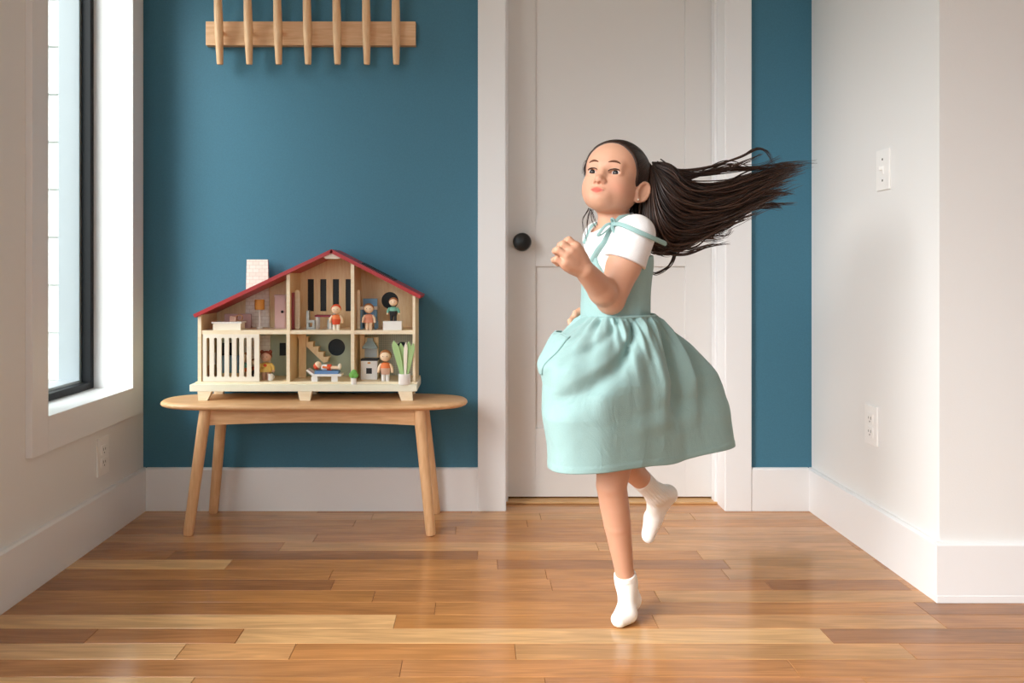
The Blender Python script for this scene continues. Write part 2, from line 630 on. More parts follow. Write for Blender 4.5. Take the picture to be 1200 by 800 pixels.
def plank(x0, x1, y0, y1, tone):
    L = x1 - x0 - .0008
    key = (round(L, 3), round(y1 - y0, 4))
    if key not in plank_meshes:
        w = (y1 - y0) - .0010
        b, h = .0009, .014
        vs = []
        for z, ins in ((-h, 0), (-b, 0), (0, b)):
            vs += [(-L / 2 + ins, -w / 2 + ins, z), (L / 2 - ins, -w / 2 + ins, z), (L / 2 - ins, w / 2 - ins, z), (-L / 2 + ins, w / 2 - ins, z)]
        fs = []
        for k in (0, 4):
            for s in range(4):
                fs.append((k + s, k + (s + 1) % 4, k + 4 + (s + 1) % 4, k + 4 + s))
        fs.append((8, 9, 10, 11))
        me = bpy.data.meshes.new('plank')
        me.from_pydata(vs, [], fs)
        me.materials.append(M['plank'])
        plank_meshes[key] = me
    o = bpy.data.objects.new('plank', plank_meshes[key])
    COL.objects.link(o)
    o.parent = fl
    o.location = ((x0 + x1) / 2, (y0 + y1) / 2, 0)
    j = 1 + random.uniform(-.07, .07)
    o.color = (tone[0] * j, tone[1] * j, tone[2] * j * random.uniform(.94, 1.06), 1)
    return o

tones = [MED, MED, ORG, ORG, TAN, TAN, ORG]
for k in range(-15, 14):
    ya, yb = Y0 - ROW * (k + 1), Y0 - ROW * k          # near edge, far edge
    yc = (ya + yb) / 2
    if ya > 2.955:
        continue
    yb = min(yb, 2.955)
    xa, xb = XL + .002, (XR - .002 if ya > YC - .04 else XFR - .002)
    if ya > YB - .03:
        xa, xb = .06, .89                                 # strips running into the doorway
    x = xa
    if k in KNOWN:
        for px, tone in KNOWN[k]:
            xe = min((px - 560) * yc / FOC, xb)
            if xe - x > .03:
                plank(x, xe, ya, yb, tone)
                x = xe
            if x >= xb - .01:
                break
    while x < xb - .01:
        ln = random.uniform(.45, 1.1)
        xe = x + ln if xb - (x + ln) > .25 else xb
        plank(x, xe, ya, yb, random.choice(tones))
        x = xe

struct(MB().box(XL - .2, XFR + .2, YREAR - .2, 3.0, ZC, ZC + .1).obj('ceiling', M['ceiling']))

# back wall, with the doorway cut out
DX0, DX1, DZ = .098, .852, 2.07
wb = struct(plate('wall_back', [(XL - .17, -.05), (XL - .17, ZC), (XR + .12, ZC), (XR + .12, -.05), (DX1 + .012, -.05), (DX1 + .012, DZ + .012), (DX0 - .012, DZ + .012), (DX0 - .012, -.05)],
                  [], (0, YB + .06, 0), (1, 0, 0), (0, 0, 1), .12, M['blue']), 'teal blue painted back wall')
# left wall with window openings
wl = struct(plate('wall_left', rect(YREAR - .15, YB, -.05, ZC), [rect(WIN1[0] - .01, WIN1[1] + .01, WIN1[2] - .01, WIN1[3] + .01), rect(*WIN2)],
                  (XL - WT / 2, 0, 0), (0, 1, 0), (0, 0, 1), WT, M['white_wall']), 'white wall with the tall window')
# right wall, the corner and the wall turned to the camera
struct(plate('wall_right', [(XR, YC), (XFR, YC), (XFR, YC + .12), (XR + .12, YC + .12), (XR + .12, YB), (XR, YB)], [], (0, 0, ZC / 2 - .025), (1, 0, 0), (0, 1, 0), ZC + .05, M['white_wall']), 'white right wall with the switch plate, turning a corner to face the camera')
struct(MB().box(XFR, XFR + .12, YREAR, YC + .12, -.05, ZC).obj('wall_far_right', M['white_wall']))
struct(plate('wall_rear', rect(XL - .15, XFR + .12, -.05, ZC), [rect(*REAR)], (0, YREAR - WT / 2, 0), (1, 0, 0), (0, 0, 1), WT, M['white_wall']))

# ---- skirting boards
BH = .148
def skirting(name, pts, label=None):
    """pts: (x, y) of the wall line, room on the left when walking along it"""
    (xa, ya), (xb, yb) = pts
    t = .015
    dx, dy = xb - xa, yb - ya
    L = math.hypot(dx, dy)
    nx, ny = -dy / L, dx / L
    prof = [(0, 0), (t, 0), (t, BH - .006), (t - .005, BH - .001), (t - .007, BH), (0, BH)]
    vs = [(x + nx * d, y + ny * d, z) for (x, y) in ((xa, ya), (xb, yb)) for (d, z) in prof]
    n = len(prof)
    fs = [(i, (i + 1) % n, n + (i + 1) % n, n + i) for i in range(n)] + [tuple(range(n))[::-1], tuple(range(n, 2 * n))]
    return struct(new_obj(name, vs, fs, M['trim']), label)
skirting('baseboard_left', ((XL, YB - .001), (XL, YREAR)))
skirting('baseboard_back', ((.0, YB), (XL + .015, YB)))
skirting('baseboard_back_right', ((XR - .015, YB), (.944, YB)))
skirting('baseboard_right', ((XR, YC), (XR, YB - .001)))
skirting('baseboard_right_front', ((XFR, YC), (XR - .015, YC)))
struct(MB().box(XR - .016, XFR, YC - .0165, YC, .0, .018, .0015).obj('trim_3', M['trim']))

# ---- doorway: casing, jambs, stops, door
CT = .018
def casing(name, x0, x1, z0, z1):
    return struct(MB().box(x0, x1, YB - CT, YB, z0, z1, .0025).obj(name, M['trim']))
casing('trim_1', .0, DX0 - .002, 0, DZ + .09)
casing('trim_2', DX1 + .002, .943, 0, DZ + .09)
casing('trim_4', DX0 - .002, DX1 + .002, DZ + .002, DZ + .09)
jb = MB()
jb.box(DX0 - .012, DX0, YB - .012, 2.955, 0, DZ, .001)
jb.box(DX1, DX1 + .012, YB - .012, 2.955, 0, DZ, .001)
jb.box(DX0 - .012, DX1 + .012, YB - .012, 2.955, DZ, DZ + .012, .001)
jb.box(DX0, DX0 + .010, 2.835, 2.872, 0, DZ, .002)
jb.box(DX1 - .010, DX1, 2.835, 2.872, 0, DZ, .002)
jb.box(DX0, DX1, 2.835, 2.872, DZ - .010, DZ, .002)
struct(jb.obj('trim_5', M['trim']))
struct(MB().box(DX0, DX1, 2.83, 2.955, .0, .007, .003).obj('trim_6', M['threshold']), 'pale oak threshold under the door')
DY = 2.876
door = struct(thing('door_1', 'white two panel door with black knob', 'door', ((DX0 + DX1) / 2, DY, 0)))
del door['category']
dx0, dx1, dz0, dz1 = DX0 + .003, DX1 - .003, .013, DZ - .003
a0, a1 = P(627.5, 0, DY)[0], P(803, 0, DY)[0]
zl0, zl1 = P(0, 502, DY)[2], P(0, 312, DY)[2]
zu0 = P(0, 252, DY)[2]
zu1 = dz1 - .115
def rail(name, x0, x1, z0, z1):
    return MB().box(x0, x1, DY, DY + .035, z0, z1, .0012).obj(name, M['door'], door)
rail('stile', dx0, a0, dz0, dz1)
rail('stile', a1, dx1, dz0, dz1)
rail('rail', a0, a1, dz0, zl0)
rail('rail', a0, a1, zl1, zu0)
rail('rail', a0, a1, zu1, dz1)
MB().box(a0 - .004, a1 + .004, DY + .010, DY + .026, zl0 - .004, zl1 + .004).obj('door_panel', M['door'], door)
MB().box(a0 - .004, a1 + .004, DY + .010, DY + .026, zu0 - .004, zu1 + .004).obj('door_panel', M['door'], door)
kx, _, kz = P(611.8, 283.5, DY - .04)
kb = MB().lathe((kx, DY, kz), [(.030, 0), (.030, .004), (.026, .007), (.010, .008), (.0095, .026), (.020, .031), (.028, .037), (.0325, .045), (.033, .051), (.030, .058), (.022, .062), (.0, .063)], 36, 'y')
ko = kb.obj('door_knob', M['black'], door, True)
ko['label'] = 'round black knob'
# dark hallway behind the door
struct(MB().box(-.1, 1.05, 2.957, 3.0, -.05, ZC).obj('wall_hall', M['white_wall']))

# ---- window
wn = struct(thing('window_1', 'tall window with black sash and white casing', 'window', (XL, (WIN1[0] + WIN1[1]) / 2, WIN1[2])))
del wn['category']
cs = XL + CT
wy0, wy1, wz0, wz1 = WIN1
ca, cb_, cc = 2.041, 2.712, .345
def wbox(name, x0, x1, y0, y1, z0, z1, m, bev=.002):
    return MB().box(x0, x1, y0, y1, z0, z1, bev).obj(name, m, wn)
wbox('casing', XL, cs, ca, wy0, cc, wz1 + .08, M['trim'])
wbox('casing', XL, cs, wy1, cb_, cc, wz1 + .08, M['trim'])
wbox('casing', XL, cs, wy0, wy1, cc, wz0, M['trim'])
wbox('casing', XL, cs, wy0, wy1, wz1, wz1 + .08, M['trim'])
RX = -1.272
wbox('reveal', RX - .06, XL + .002, wy1, wy1 + .012, wz0 - .01, wz1 + .01, M['trim'], .001)
wbox('reveal', RX - .06, XL + .002, wy0 - .012, wy0, wz0 - .01, wz1 + .01, M['trim'], .001)
wbox('sill', RX - .06, XL + .002, wy0, wy1, wz0 - .012, wz0, M['trim'], .001)
wbox('reveal', RX - .06, XL + .002, wy0, wy1, wz1, wz1 + .012, M['trim'], .001)
wbox('sash', RX - .030, RX, wy1 - .022, wy1, wz0, wz1, M['win_black'])
wbox('sash', RX - .030, RX, wy0, wy0 + .022, wz0, wz1, M['win_black'])
wbox('sash', RX - .030, RX, wy0 + .022, wy1 - .022, wz0, wz0 + .022, M['win_black'])
wbox('sash', RX - .030, RX, wy0 + .022, wy1 - .022, wz1 - .022, wz1, M['win_black'])
wbox('outer_frame', RX - .100, RX - .031, wy1 - .034, wy1 + .01, wz0 - .01, wz1 + .01, M['win_grey'])
wbox('outer_frame', RX - .100, RX - .031, wy0 - .01, wy0 + .034, wz0 - .01, wz1 + .01, M['win_grey'])
wbox('outer_frame', RX - .100, RX - .031, wy0 + .034, wy1 - .034, wz0 - .01, wz0 + .03, M['win_grey'])
wbox('outer_frame', RX - .100, RX - .031, wy0 + .034, wy1 - .034, wz1 - .03, wz1 + .01, M['win_grey'])
wbox('glass_pane', RX - .020, RX - .017, wy0 + .015, wy1 - .015, wz0 + .015, wz1 - .015, M['glass'], 0)

# ---- outside: neighbouring white siding and the ground
sd = struct(MB().box(-4.2, -1.36, 3.06, 3.2, -.3, 4.0).obj('wall_outside', M['siding']), 'white lap siding seen through the window')
for k in range(15):
    z = .05 + k * .182
    bz = MB()
    vs = [(x, y, zz) for x in (-4.2, -1.36) for (y, zz) in ((3.06, z), (3.034, z), (3.050, z + .176), (3.06, z + .176))]
    bz.add(vs, [(0, 1, 5, 4), (1, 2, 6, 5), (2, 3, 7, 6), (3, 0, 4, 7), (0, 3, 2, 1), (4, 5, 6, 7)])
    bz.obj('siding_board', M['siding'], sd)
struct(MB().box(-14, 14, -14, 9, -.5, -.35).obj('ground', M['ground']))

# ---- wall plates
def wall_plate(name, cat, label, xw, yc, zc, side, kind):
    t = thing(name, label, cat, (xw, yc, zc))
    s = side                         # +1: faces +x, -1: faces -x
    def bx(nm, d0, d1, ya, yb, za, zb, m, bev=0, par=t):
        xs = sorted((xw + s * d0, xw + s * d1))
        return MB().box(xs[0], xs[1], ya, yb, za, zb, bev).obj(nm, m, par)
    bx('cover_plate', 0, .006, yc - .036, yc + .036, zc - .058, zc + .058, M['plastic'], .0025)
    if kind == 'outlet':
        for dz in (-.0195, .0195):
            f = bx('socket', .0045, .0085, yc - .017, yc + .017, zc + dz - .0145, zc + dz + .0145, M['plastic'], .003)
            for dy, h in ((-.0065, .0045), (.0065, .0035)):
                bx('slot', .0075, .0088, yc + dy - .0011, yc + dy + .0011, zc + dz + .002 - h, zc + dz + .002 + h, M['slot'], 0, f)
            bx('slot', .0075, .0088, yc - .002, yc + .002, zc + dz - .0105, zc + dz - .0065, M['slot'], 0, f)
    else:
        bx('toggle_frame', .004, .008, yc - .0065, yc + .0065, zc - .012, zc + .012, M['plastic'], .001)
        bx('toggle', .006, .018, yc - .0032, yc + .0032, zc - .001, zc + .009, M['plastic'], .001)
        for dz in (-.030, .030):
            bx('screw', .005, .0066, yc - .003, yc + .003, zc + dz - .003, zc + dz + .003, M['slot'], .0012)
    return t
def on_side(px, X):
    return X * FOC / (px - 560)
yo = on_side(119.2, XL); wall_plate('wall_outlet', 'outlet', 'white double outlet low on the left wall under the window', XL, yo, P(0, 534, yo)[2], 1, 'outlet')
yo = on_side(1022.5, XR); wall_plate('wall_outlet', 'outlet', 'white double outlet low on the right wall', XR, yo, P(0, 498, yo)[2], -1, 'outlet')
yo = on_side(1036.5, XR); wall_plate('light_switch', 'switch', 'white toggle light switch high on the right wall', XR, yo, P(0, 199, yo)[2], -1, 'switch')

# ------------------------------------------------------------------ bench
BZ = .41
bX0, bX1, bY0, bY1 = -1.031, -.034, 2.478, 2.742
bench = thing('bench', 'beech bench with rounded ends under the dollhouse', 'bench', ((bX0 + bX1) / 2, (bY0 + bY1) / 2, 0))
bx_c, by_c, bh_x, bh_y = (bX0 + bX1) / 2, (bY0 + bY1) / 2, (bX1 - bX0) / 2, (bY1 - bY0) / 2
ring = []
N = 96
for k in range(N):
    w = 2 * math.pi * k / N
    c, s = math.cos(w), math.sin(w)
    ring.append((math.copysign(abs(c) ** .42, c), math.copysign(abs(s) ** .80, s)))
prof = [(-.030, 0.0), (-.012, .001), (-.004, .005), (0, .0105), (-.002, .016), (-.008, .0205), (-.016, .022), (-.06, .022)]
vs, fs = [], []
for (ins, h) in prof:
    for (u, v) in ring:
        vs.append((bx_c + u * (bh_x + ins), by_c + v * (bh_y + ins), BZ - .022 + h))
for k in range(len(prof) - 1):
    for s in range(N):
        s2 = (s + 1) % N
        fs.append((k * N + s, k * N + s2, (k + 1) * N + s2, (k + 1) * N + s))
fs.append(tuple(range(N))[::-1]); fs.append(tuple((len(prof) - 1) * N + s for s in range(N)))
soften(new_obj('bench_top', vs, fs, M['bench'], bench), 60)
def apron(y0, y1):
    xs = np.linspace(-.868, -.178, 25)
    top = [(x, BZ - .022) for x in xs]
    bot = [(x, BZ - .022 - .050 + .010 * (1 - ((x + .523) / .345) ** 2)) for x in xs[::-1]]
    plate('apron', top + bot, [], (0, (y0 + y1) / 2, 0), (1, 0, 0), (0, 0, 1), y1 - y0, M['bench'], bench)
apron(2.518, 2.536)
apron(2.684, 2.702)
for xs_ in (-.868, -.196):
    MB().box(xs_, xs_ + .018, 2.536, 2.684, BZ - .07, BZ - .022).obj('apron', M['bench'], bench)
for (xt, yt, xb, yb) in ((-.862, 2.522, -.907, 2.492), (-.186, 2.522, -.147, 2.492), (-.862, 2.692, -.905, 2.724), (-.186, 2.692, -.143, 2.724)):
    pts = [(xt + (xb - xt) * q, yt + (yb - yt) * q, (BZ - .02) * (1 - q) + .001) for q in (0, .1, .5, .9, .985, 1)]
    soften(MB().tube(pts, [.0185, .0185, .0175, .0160, .0155, .0140], 24).obj('leg', M['bench_leg'], bench), 50)

# ------------------------------------------------------------------ peg rack
rk = thing('peg_rack', 'beech wall rack with seven tall pegs above the dollhouse', 'coat rack', (-.575, YB, 1.66))
ry = 2.735
p0, p1 = P(241, 25, ry), P(487, 53, ry)
MB().box(p0[0], p1[0], ry, YB, p1[2], p0[2], .002).obj('back_board', M['rack'], rk)
zc_ = (p0[2] + p1[2]) / 2
for k in range(7):
    xm = P(256.0 + k * 34.65, 39, 2.70)[0]
    pts, rad = [], []
    for q, r in ((0, .0095), (.012, .0108), (.12, .0125), (.26, .0150), (.40, .0142), (.7, .0115), (.97, .0085), (1, .0070)):
        pts.append((xm, 2.712 - q * .045 + .005, zc_ - .112 + q * .42))
        rad.append(r)
    pg = MB().tube(pts, rad, 18)
    pgo = pg.obj('peg', M['peg'], rk)
    soften(pgo, 50)
    MB().tube([(xm, ry, zc_), (xm, 2.712, zc_)], .006, 10).obj('pin', M['peg'], pgo)

# ------------------------------------------------------------------ dollhouse
HF, HB = 2.58, 2.740
def hp(px, py, Y=HF):
    return P(px, py, Y)
hx = lambda px, Y=HF: P(px, 0, Y)[0]
hz = lambda py, Y=HF: P(0, py, Y)[2]
house = thing('dollhouse', 'wooden two storey dollhouse with red roof and white chimney', 'dollhouse', (-.56, 2.65, BZ))
G0, MID0, MID1 = hz(447), hz(391.5), hz(387)
XL0, XL1 = hx(232), hx(236)
XR0, XR1 = hx(483.6), hx(486.6)
AX, AZ = hx(389), hz(292)
ELX, ELZ = hx(228), hz(368)
ERX, ERZ = hx(494), hz(346)
def roof_z(x, off=0.0):
    z = AZ + (x - AX) * (AZ - ELZ) / (AX - ELX) if x < AX else AZ + (x - AX) * (ERZ - AZ) / (ERX - AX)
    return z - .013 + off
# base board on six tapered feet
bz0, bz1 = hz(458.6, 2.56), hz(450.6, 2.56)
MB().box(hx(222, 2.56), hx(488.5, 2.56), 2.56, HB + .004, bz0, bz1, .002).obj('base_board', M['base_mint'], house)
for (pxc, Yc, sl) in ((241, 2.572, 1), (358, 2.572, 0), (475, 2.572, -1), (259, 2.715, 1), (366, 2.715, 0), (478, 2.715, -1)):
    xc = hx(pxc, Yc)
    w0, w1 = .0165, .0225
    d = .004 * sl
    b = MB()
    vs = [(xc - w0 - d, Yc - .011, BZ), (xc + w0 - d - .004 * sl, Yc - .011, BZ), (xc + w0 - d - .004 * sl, Yc + .011, BZ), (xc - w0 - d, Yc + .011, BZ),
          (xc - w1, Yc - .011, bz0), (xc + w1, Yc - .011, bz0), (xc + w1, Yc + .011, bz0), (xc - w1, Yc + .011, bz0)]
    b.add(vs, [(3, 2, 1, 0), (4, 5, 6, 7), (0, 1, 5, 4), (1, 2, 6, 5), (2, 3, 7, 6), (3, 0, 4, 7)])
    b.obj('foot', M['edge'], house)
MB().box(XL0 - .006, XR1 + .006, HF - .008, HB, bz1, G0, .001).obj('ground_floor', M['edge'], house)
MB().box(XL1, XR0, HF, HB - .006, MID0, MID1, .0008).obj('upper_floor', M['edge'], house)
def upright(name, x0, x1, y0=HF):
    b = MB()
    vs = [(x, y, z) for (x, y) in ((x0, y0), (x1, y0), (x1, HB), (x0, HB)) for z in (G0, roof_z(x))]
    b.add(vs, [(0, 2, 3, 1), (2, 4, 5, 3), (4, 6, 7, 5), (6, 0, 1, 7), (0, 6, 4, 2), (1, 3, 5, 7)])
    return b.obj(name, M['ply'], house)
upright('side_wall', XL0, XL1)
upright('side_wall', XR0, XR1)
PA0, PA1, PB0, PB1 = hx(335.8), hx(339.8), hx(411.2), hx(415.2)
upright('partition', PA0, PA1)
upright('partition', PB0, PB1)
# pale front edges of the uprights
for (x0, x1) in ((XL0, XL1), (XR0, XR1), (PA0, PA1), (PB0, PB1)):
    MB().box(x0, x1, HF - .002, HF, G0, roof_z((x0 + x1) / 2, -.003)).obj('edge_strip', M['edge'], house)
# back panels with real window holes
bY = HB - .003
bxf = lambda px: hx(px, bY)
bzf = lambda py: hz(py, bY)
upper = [(XL1, MID0), (XR0, MID0), (XR0, roof_z(XR0)), (AX, roof_z(AX)), (XL1, roof_z(XL1))]
holes = [rect(bxf(c - 3.6), bxf(c + 3.6), bzf(364.5), bzf(327)) for c in (364.3, 379, 393.8, 408.6)]
holes.append(circle(bxf(457), bzf(352), 10 * bY / FOC))
plate('back_panel', upper, holes, (0, bY, 0), (1, 0, 0), (0, 0, 1), .005, M['ply'], house)
lower_l = rect(XL1, PB0, G0, MID0)
lh = [circle(bxf(394.5), bzf(406.8), 10 * bY / FOC), rect(bxf(327.6), bxf(335.3), bzf(416.5), bzf(401.5)), rect(bxf(260), bxf(273), bzf(416.5), bzf(401.5))]
plate('back_panel', lower_l, lh, (0, bY, 0), (1, 0, 0), (0, 0, 1), .005, M['sage'], house)
lower_r = rect(PB1, XR0, G0, MID0)
plate('back_panel', lower_r, [circle(bxf(471.5), bzf(408), 7.6 * bY / FOC)], (0, bY, 0), (1, 0, 0), (0, 0, 1), .005, M['plaid'], house)
for nm, x0_, x1_, z0_, z1_ in (('window_hole_shade', bxf(359), bxf(412), bzf(366), bzf(325)), ('window_hole_shade', bxf(446), bxf(468), bzf(363), bzf(341)), ('window_hole_shade', bxf(384), bxf(405), bzf(417.5), bzf(396)),
                               ('window_hole_shade', bxf(326.5), bxf(336.2), bzf(417.5), bzf(400.5)), ('window_hole_shade', bxf(259), bxf(274), bzf(417.5), bzf(400.5)), ('window_hole_shade', bxf(463), bxf(480), bzf(416.5), bzf(399.5))):
    MB().box(x0_, x1_, bY + .0026, bY + .0046, z0_, z1_).obj(nm, M['hole_shade'], house)  # near-black sheets behind the holes, standing in for the shaded wall
# roof slabs
def slab(xa, za, xb, zb, th=.0115, y0=2.566, y1=HB + .006):
    b = MB()
    dx, dz = xb - xa, zb - za
    L = math.hypot(dx, dz)
    nx, nz = -dz / L, dx / L
    if nz < 0:
        nx, nz = -nx, -nz
    vs = [(x - nx * t, y, z - nz * t) for y in (y0, y1) for (x, z, t) in ((xa, za, 0), (xb, zb, 0), (xb, zb, th), (xa, za, th))]
    b.add(vs, [(0, 3, 2, 1), (4, 5, 6, 7), (0, 1, 5, 4), (1, 2, 6, 5), (2, 3, 7, 6), (3, 0, 4, 7)])
    return b
slab(ELX, ELZ, AX, AZ).obj('roof_slab', M['red'], house)
slab(AX, AZ, ERX, ERZ).obj('roof_slab', M['red'], house)
slab(AX + .09, AZ + .004 - .09 * .513, AX + .20, AZ + .004 - .20 * .513, .006, 2.63, 2.70).obj('skylight', M['t_dark'], house)
plate('ridge_block', [(AX - .028, AZ - .024), (AX - .020, AZ - .031), (AX + .020, AZ - .031), (AX + .030, AZ - .026), (AX, AZ - .012)], [], (0, HF + .006, 0), (1, 0, 0), (0, 0, 1), .02, M['cream'], house)
# chimney: a tapered printed board standing inside the back wall and through the roof
cY = bY - .008
cf = lambda px, py: (hx(px, cY), hz(py, cY))
plate('chimney', [cf(287.5, 390), cf(316.5, 390), cf(314.3, 304), cf(289.6, 304)], [], (0, cY, 0), (1, 0, 0), (0, 0, 1), .010, M['brick'], house)
plate('chimney', [cf(287.5, 446), cf(317.5, 446), cf(316.5, 392.5), cf(287.5, 392.5)], [], (0, cY, 0), (1, 0, 0), (0, 0, 1), .010, M['brick'], house)
# slatted terrace fence at the lower left
fx0, fx1 = hx(238), hx(304)
sl = [slot(hx(244.0 + 8.72 * k - 1.85), hx(244.0 + 8.72 * k + 1.85), hz(441.5), hz(395.5)) for k in range(7)]
plate('terrace_fence', rect(fx0, fx1, G0 + .001, MID0), sl, (0, HF + .001, 0), (1, 0, 0), (0, 0, 1), .007, M['cream'], house)
# narrow door boards beside the partitions
plate('wall_slot', slot(PA1 + .004, PA1 + .020, MID1, hz(340), 8), [], (0, HF + .055, 0), (1, 0, 0), (0, 0, 1), .004, M['edge'], house)
MB().box(PA1 + .001, PA1 + .0045, HF + .020, HF + .05, MID1, hz(343)).obj('wall_slot', M['t_maroon'], house)
plate('wall_slot', slot(PB1 + .002, PB1 + .012, MID1, hz(340), 8), [], (0, HF + .05, 0), (1, 0, 0), (0, 0, 1), .004, M['edge'], house)
MB().box(PA1 + .006, PA1 + .030, HF + .10, HF + .106, G0, MID0).obj('inner_post', M['ply'], house)
MB().box(PB1 + .006, PB1 + .022, HF + .08, HF + .086, G0, MID0).obj('inner_post', M['ply'], house)
# stairs
st = MB()
sY0, sY1 = HB - .055, HB - .022
steps = 6
x0s, z0s = hx(345, 2.68), MID0
x1s, z1s = hx(381, 2.68), hz(424, 2.68)
outl = []
for k in range(steps):
    xa = x0s + (x1s - x0s) * (k + .0) / steps + .010
    xb = x0s + (x1s - x0s) * (k + 1) / steps + .010
    za = z0s + (z1s - z0s) * (k) / steps
    outl += [(xa, za), (xb + .003, za), (xb, za - (z0s - z1s) / steps * .35)]
outl += [(x1s + .008, z1s), (x1s - .006, z1s - .004), (x0s - .012, z0s)]
plate('staircase', outl, [], (0, (sY0 + sY1) / 2, 0), (1, 0, 0), (0, 0, 1), .033, M['ply'], house)

# ------------------------------------------------------------------ toys
def lb(root, name, m, fn, smooth=True):
    """part built in coordinates relative to the toy's base"""
    b = MB()
    fn(b)
    o = new_obj(name, np.array(b.v) + np.array(root.location), b.f, None, root, mats=[m])
    if smooth:
        soften(o, 50)
    return o

def doll(px, py_top, py_bot, Y, label, skin='t_skin', hair='t_brown', top='t_orange', bottom='t_tan', feet='t_white', arms=None, buns=False, sleeves=None, wide=1.0, seated=False, base_z=None, heart=False, skirt=False):
    b0 = P(px, py_bot, Y)
    if base_z is not None:
        b0[2] = base_z
    h = P(px, py_top, Y)[2] - b0[2]
    t = thing('peg_doll', label, 'doll', tuple(b0), 'wooden peg dolls in the dollhouse')
    r = .175 * h * wide
    leg_h = .30 * h if not seated else .08 * h
    tor0, tor1 = leg_h, .60 * h
    hr = .185 * h
    hc = h - hr * 1.02
    if not seated:
        for s in (-1, 1):
            lb(t, 'leg', M[feet if not skirt else skin], lambda b: b.tube([(s * r * .40, 0, 0), (s * r * .40, 0, leg_h + .002)], [r * .34, r * .40], 12))
    else:
        for s in (-1, 1):
            lb(t, 'leg', M[bottom], lambda b: b.tube([(s * r * .45, 0, r * .45), (s * r * .5, -r * 1.6, r * .40), (s * r * .5, -r * 1.75, -r * .8)], [r * .42, r * .40, r * .36], 12))
    mid = tor0 + (tor1 - tor0) * .42
    if skirt:
        lb(t, 'dress', M[bottom], lambda b: b.lathe((0, 0, 0), [(r * 1.10, tor0 - .02 * h), (r * 1.0, tor0 + .05 * h), (r * .80, mid)], 18, sy=.8))
    else:
        lb(t, 'trousers', M[bottom], lambda b: b.lathe((0, 0, 0), [(r * .78, tor0 - .08 * h if not seated else 0), (r * .92, tor0 + .05 * h), (r * .95, mid)], 18, sy=.75))
    lb(t, 'shirt', M[top], lambda b: b.lathe((0, 0, 0), [(r * .96, mid), (r * .95, mid + .08 * h), (r * .80, tor1 - .03 * h), (r * .45, tor1)], 18, sy=.75))
    for s in (-1, 1):
        a = lb(t, 'arm', M[sleeves or top], lambda b: b.tube([(s * r * .75, 0, tor1 - .05 * h), (s * r * 1.18, -r * .1, tor1 - .16 * h), (s * r * 1.25, -r * .15, tor1 - .26 * h)], [r * .30, r * .30, r * .27], 10))
        hb = MB().ball((b0[0] + s * r * 1.27, b0[1] - r * .15, b0[2] + tor1 - .29 * h), r * .28, 10, 8)
        soften(hb.obj('hand', M[skin], a))
    hd = lb(t, 'head', M[skin], lambda b: b.ball((0, 0, hc), (hr, hr * .92, hr * .98), 20, 14))
    for s in (-1, 1):
        soften(MB().ball((b0[0] + s * hr * .36, b0[1] - hr * .86, b0[2] + hc - hr * .02), hr * .075, 8, 6).obj('eye', M['t_dark'], hd))
    def cap(b):
        vs, fs = [], []
        n, m_ = 18, 8
        for i in range(m_ + 1):
            for j in range(n):
                w = 2 * math.pi * j / n
                front = max(0.0, -math.sin(w))
                amax = math.radians(112 - 66 * front ** .7)
                a = amax * i / m_
                q = (math.sin(a) * math.cos(w), math.sin(a) * math.sin(w), math.cos(a))
                k = 1.09 if i < m_ else 1.0
                vs.append((q[0] * hr * k, q[1] * hr * .94 * k, hc + q[2] * hr * k))
        for i in range(m_):
            for j in range(n):
                fs.append((i * n + j, (i + 1) * n + j, (i + 1) * n + (j + 1) % n, i * n + (j + 1) % n))
        b.add(vs, fs)
    ha = lb(t, 'hair', M[hair], cap)
    if buns:
        for s in (-1, 1):
            soften(MB().ball((b0[0] + s * hr * .78, b0[1], b0[2] + hc + hr * .85), hr * .36, 12, 8).obj('hair_bun', M[hair], ha))
    if heart:
        soften(MB().ball((b0[0], b0[1] - r * .74, b0[2] + mid + .09 * h), (r * .3, r * .1, r * .26), 10, 8).obj('heart_patch', M['t_red'], t))
    return t

def toy(name, label, cat, px, Y, z, group=None):
    return thing(name, label, cat, (hx(px, Y), Y, z), group)

def tb(root, name, m, x0, x1, y0, y1, z0, z1, bev=.0008):
    L = root.location
    return MB().box(L.x + x0, L.x + x1, L.y + y0, L.y + y1, L.z + z0, L.z + z1, bev).obj(name, m, root)

k_ = lambda n, Y=2.63: n * Y / FOC        # n pixels at depth Y, in metres
# upper left room
t = toy('toy_bathtub', 'cream toy bath chest with pale lid under the left eaves', 'toy furniture', 268, 2.615, MID1)
tb(t, 'body', M['cream'], -k_(16), k_(16), -.020, .028, 0, k_(7.6))
tb(t, 'lid', M['t_white'], -k_(17.5), k_(17.5), -.022, .030, k_(7.6), k_(9.4))
t2z = MID1 + k_(9.4)
t = toy('toy_basket', 'tiny pale wooden block with brown ring on the cream chest', 'toy', 274, 2.625, t2z)
tb(t, 'block', M['t_tan'], -k_(3.8), k_(3.4), -.010, .010, 0, k_(6.2), .001)
MB().tube([(t.location.x + k_(6.5) + k_(3.6) * math.cos(a), 2.625, t2z + k_(4.2) + k_(3.4) * math.sin(a)) for a in np.linspace(0, 2 * math.pi, 15)], k_(.9), 8).obj('ring', M['t_rustwood'], t)
t = toy('toy_headboard', 'mauve toy headboard behind the cream chest', 'toy furniture', 279, 2.69, MID1)
tb(t, 'board', M['t_pink'], -k_(16), k_(16), -.004, .004, 0, k_(17))
tb(t, 'foot', M['t_pink'], -k_(16), k_(16), -.010, .010, 0, k_(2))
t = toy('toy_floor_lamp', 'toy floor lamp with ochre shade before the brick chimney', 'toy lamp', 304.2, 2.665, MID1)
lb(t, 'base', M['t_white'], lambda b: b.lathe((0, 0, 0), [(k_(3.6), 0), (k_(3.6), k_(2)), (k_(1), k_(2.6))], 18))
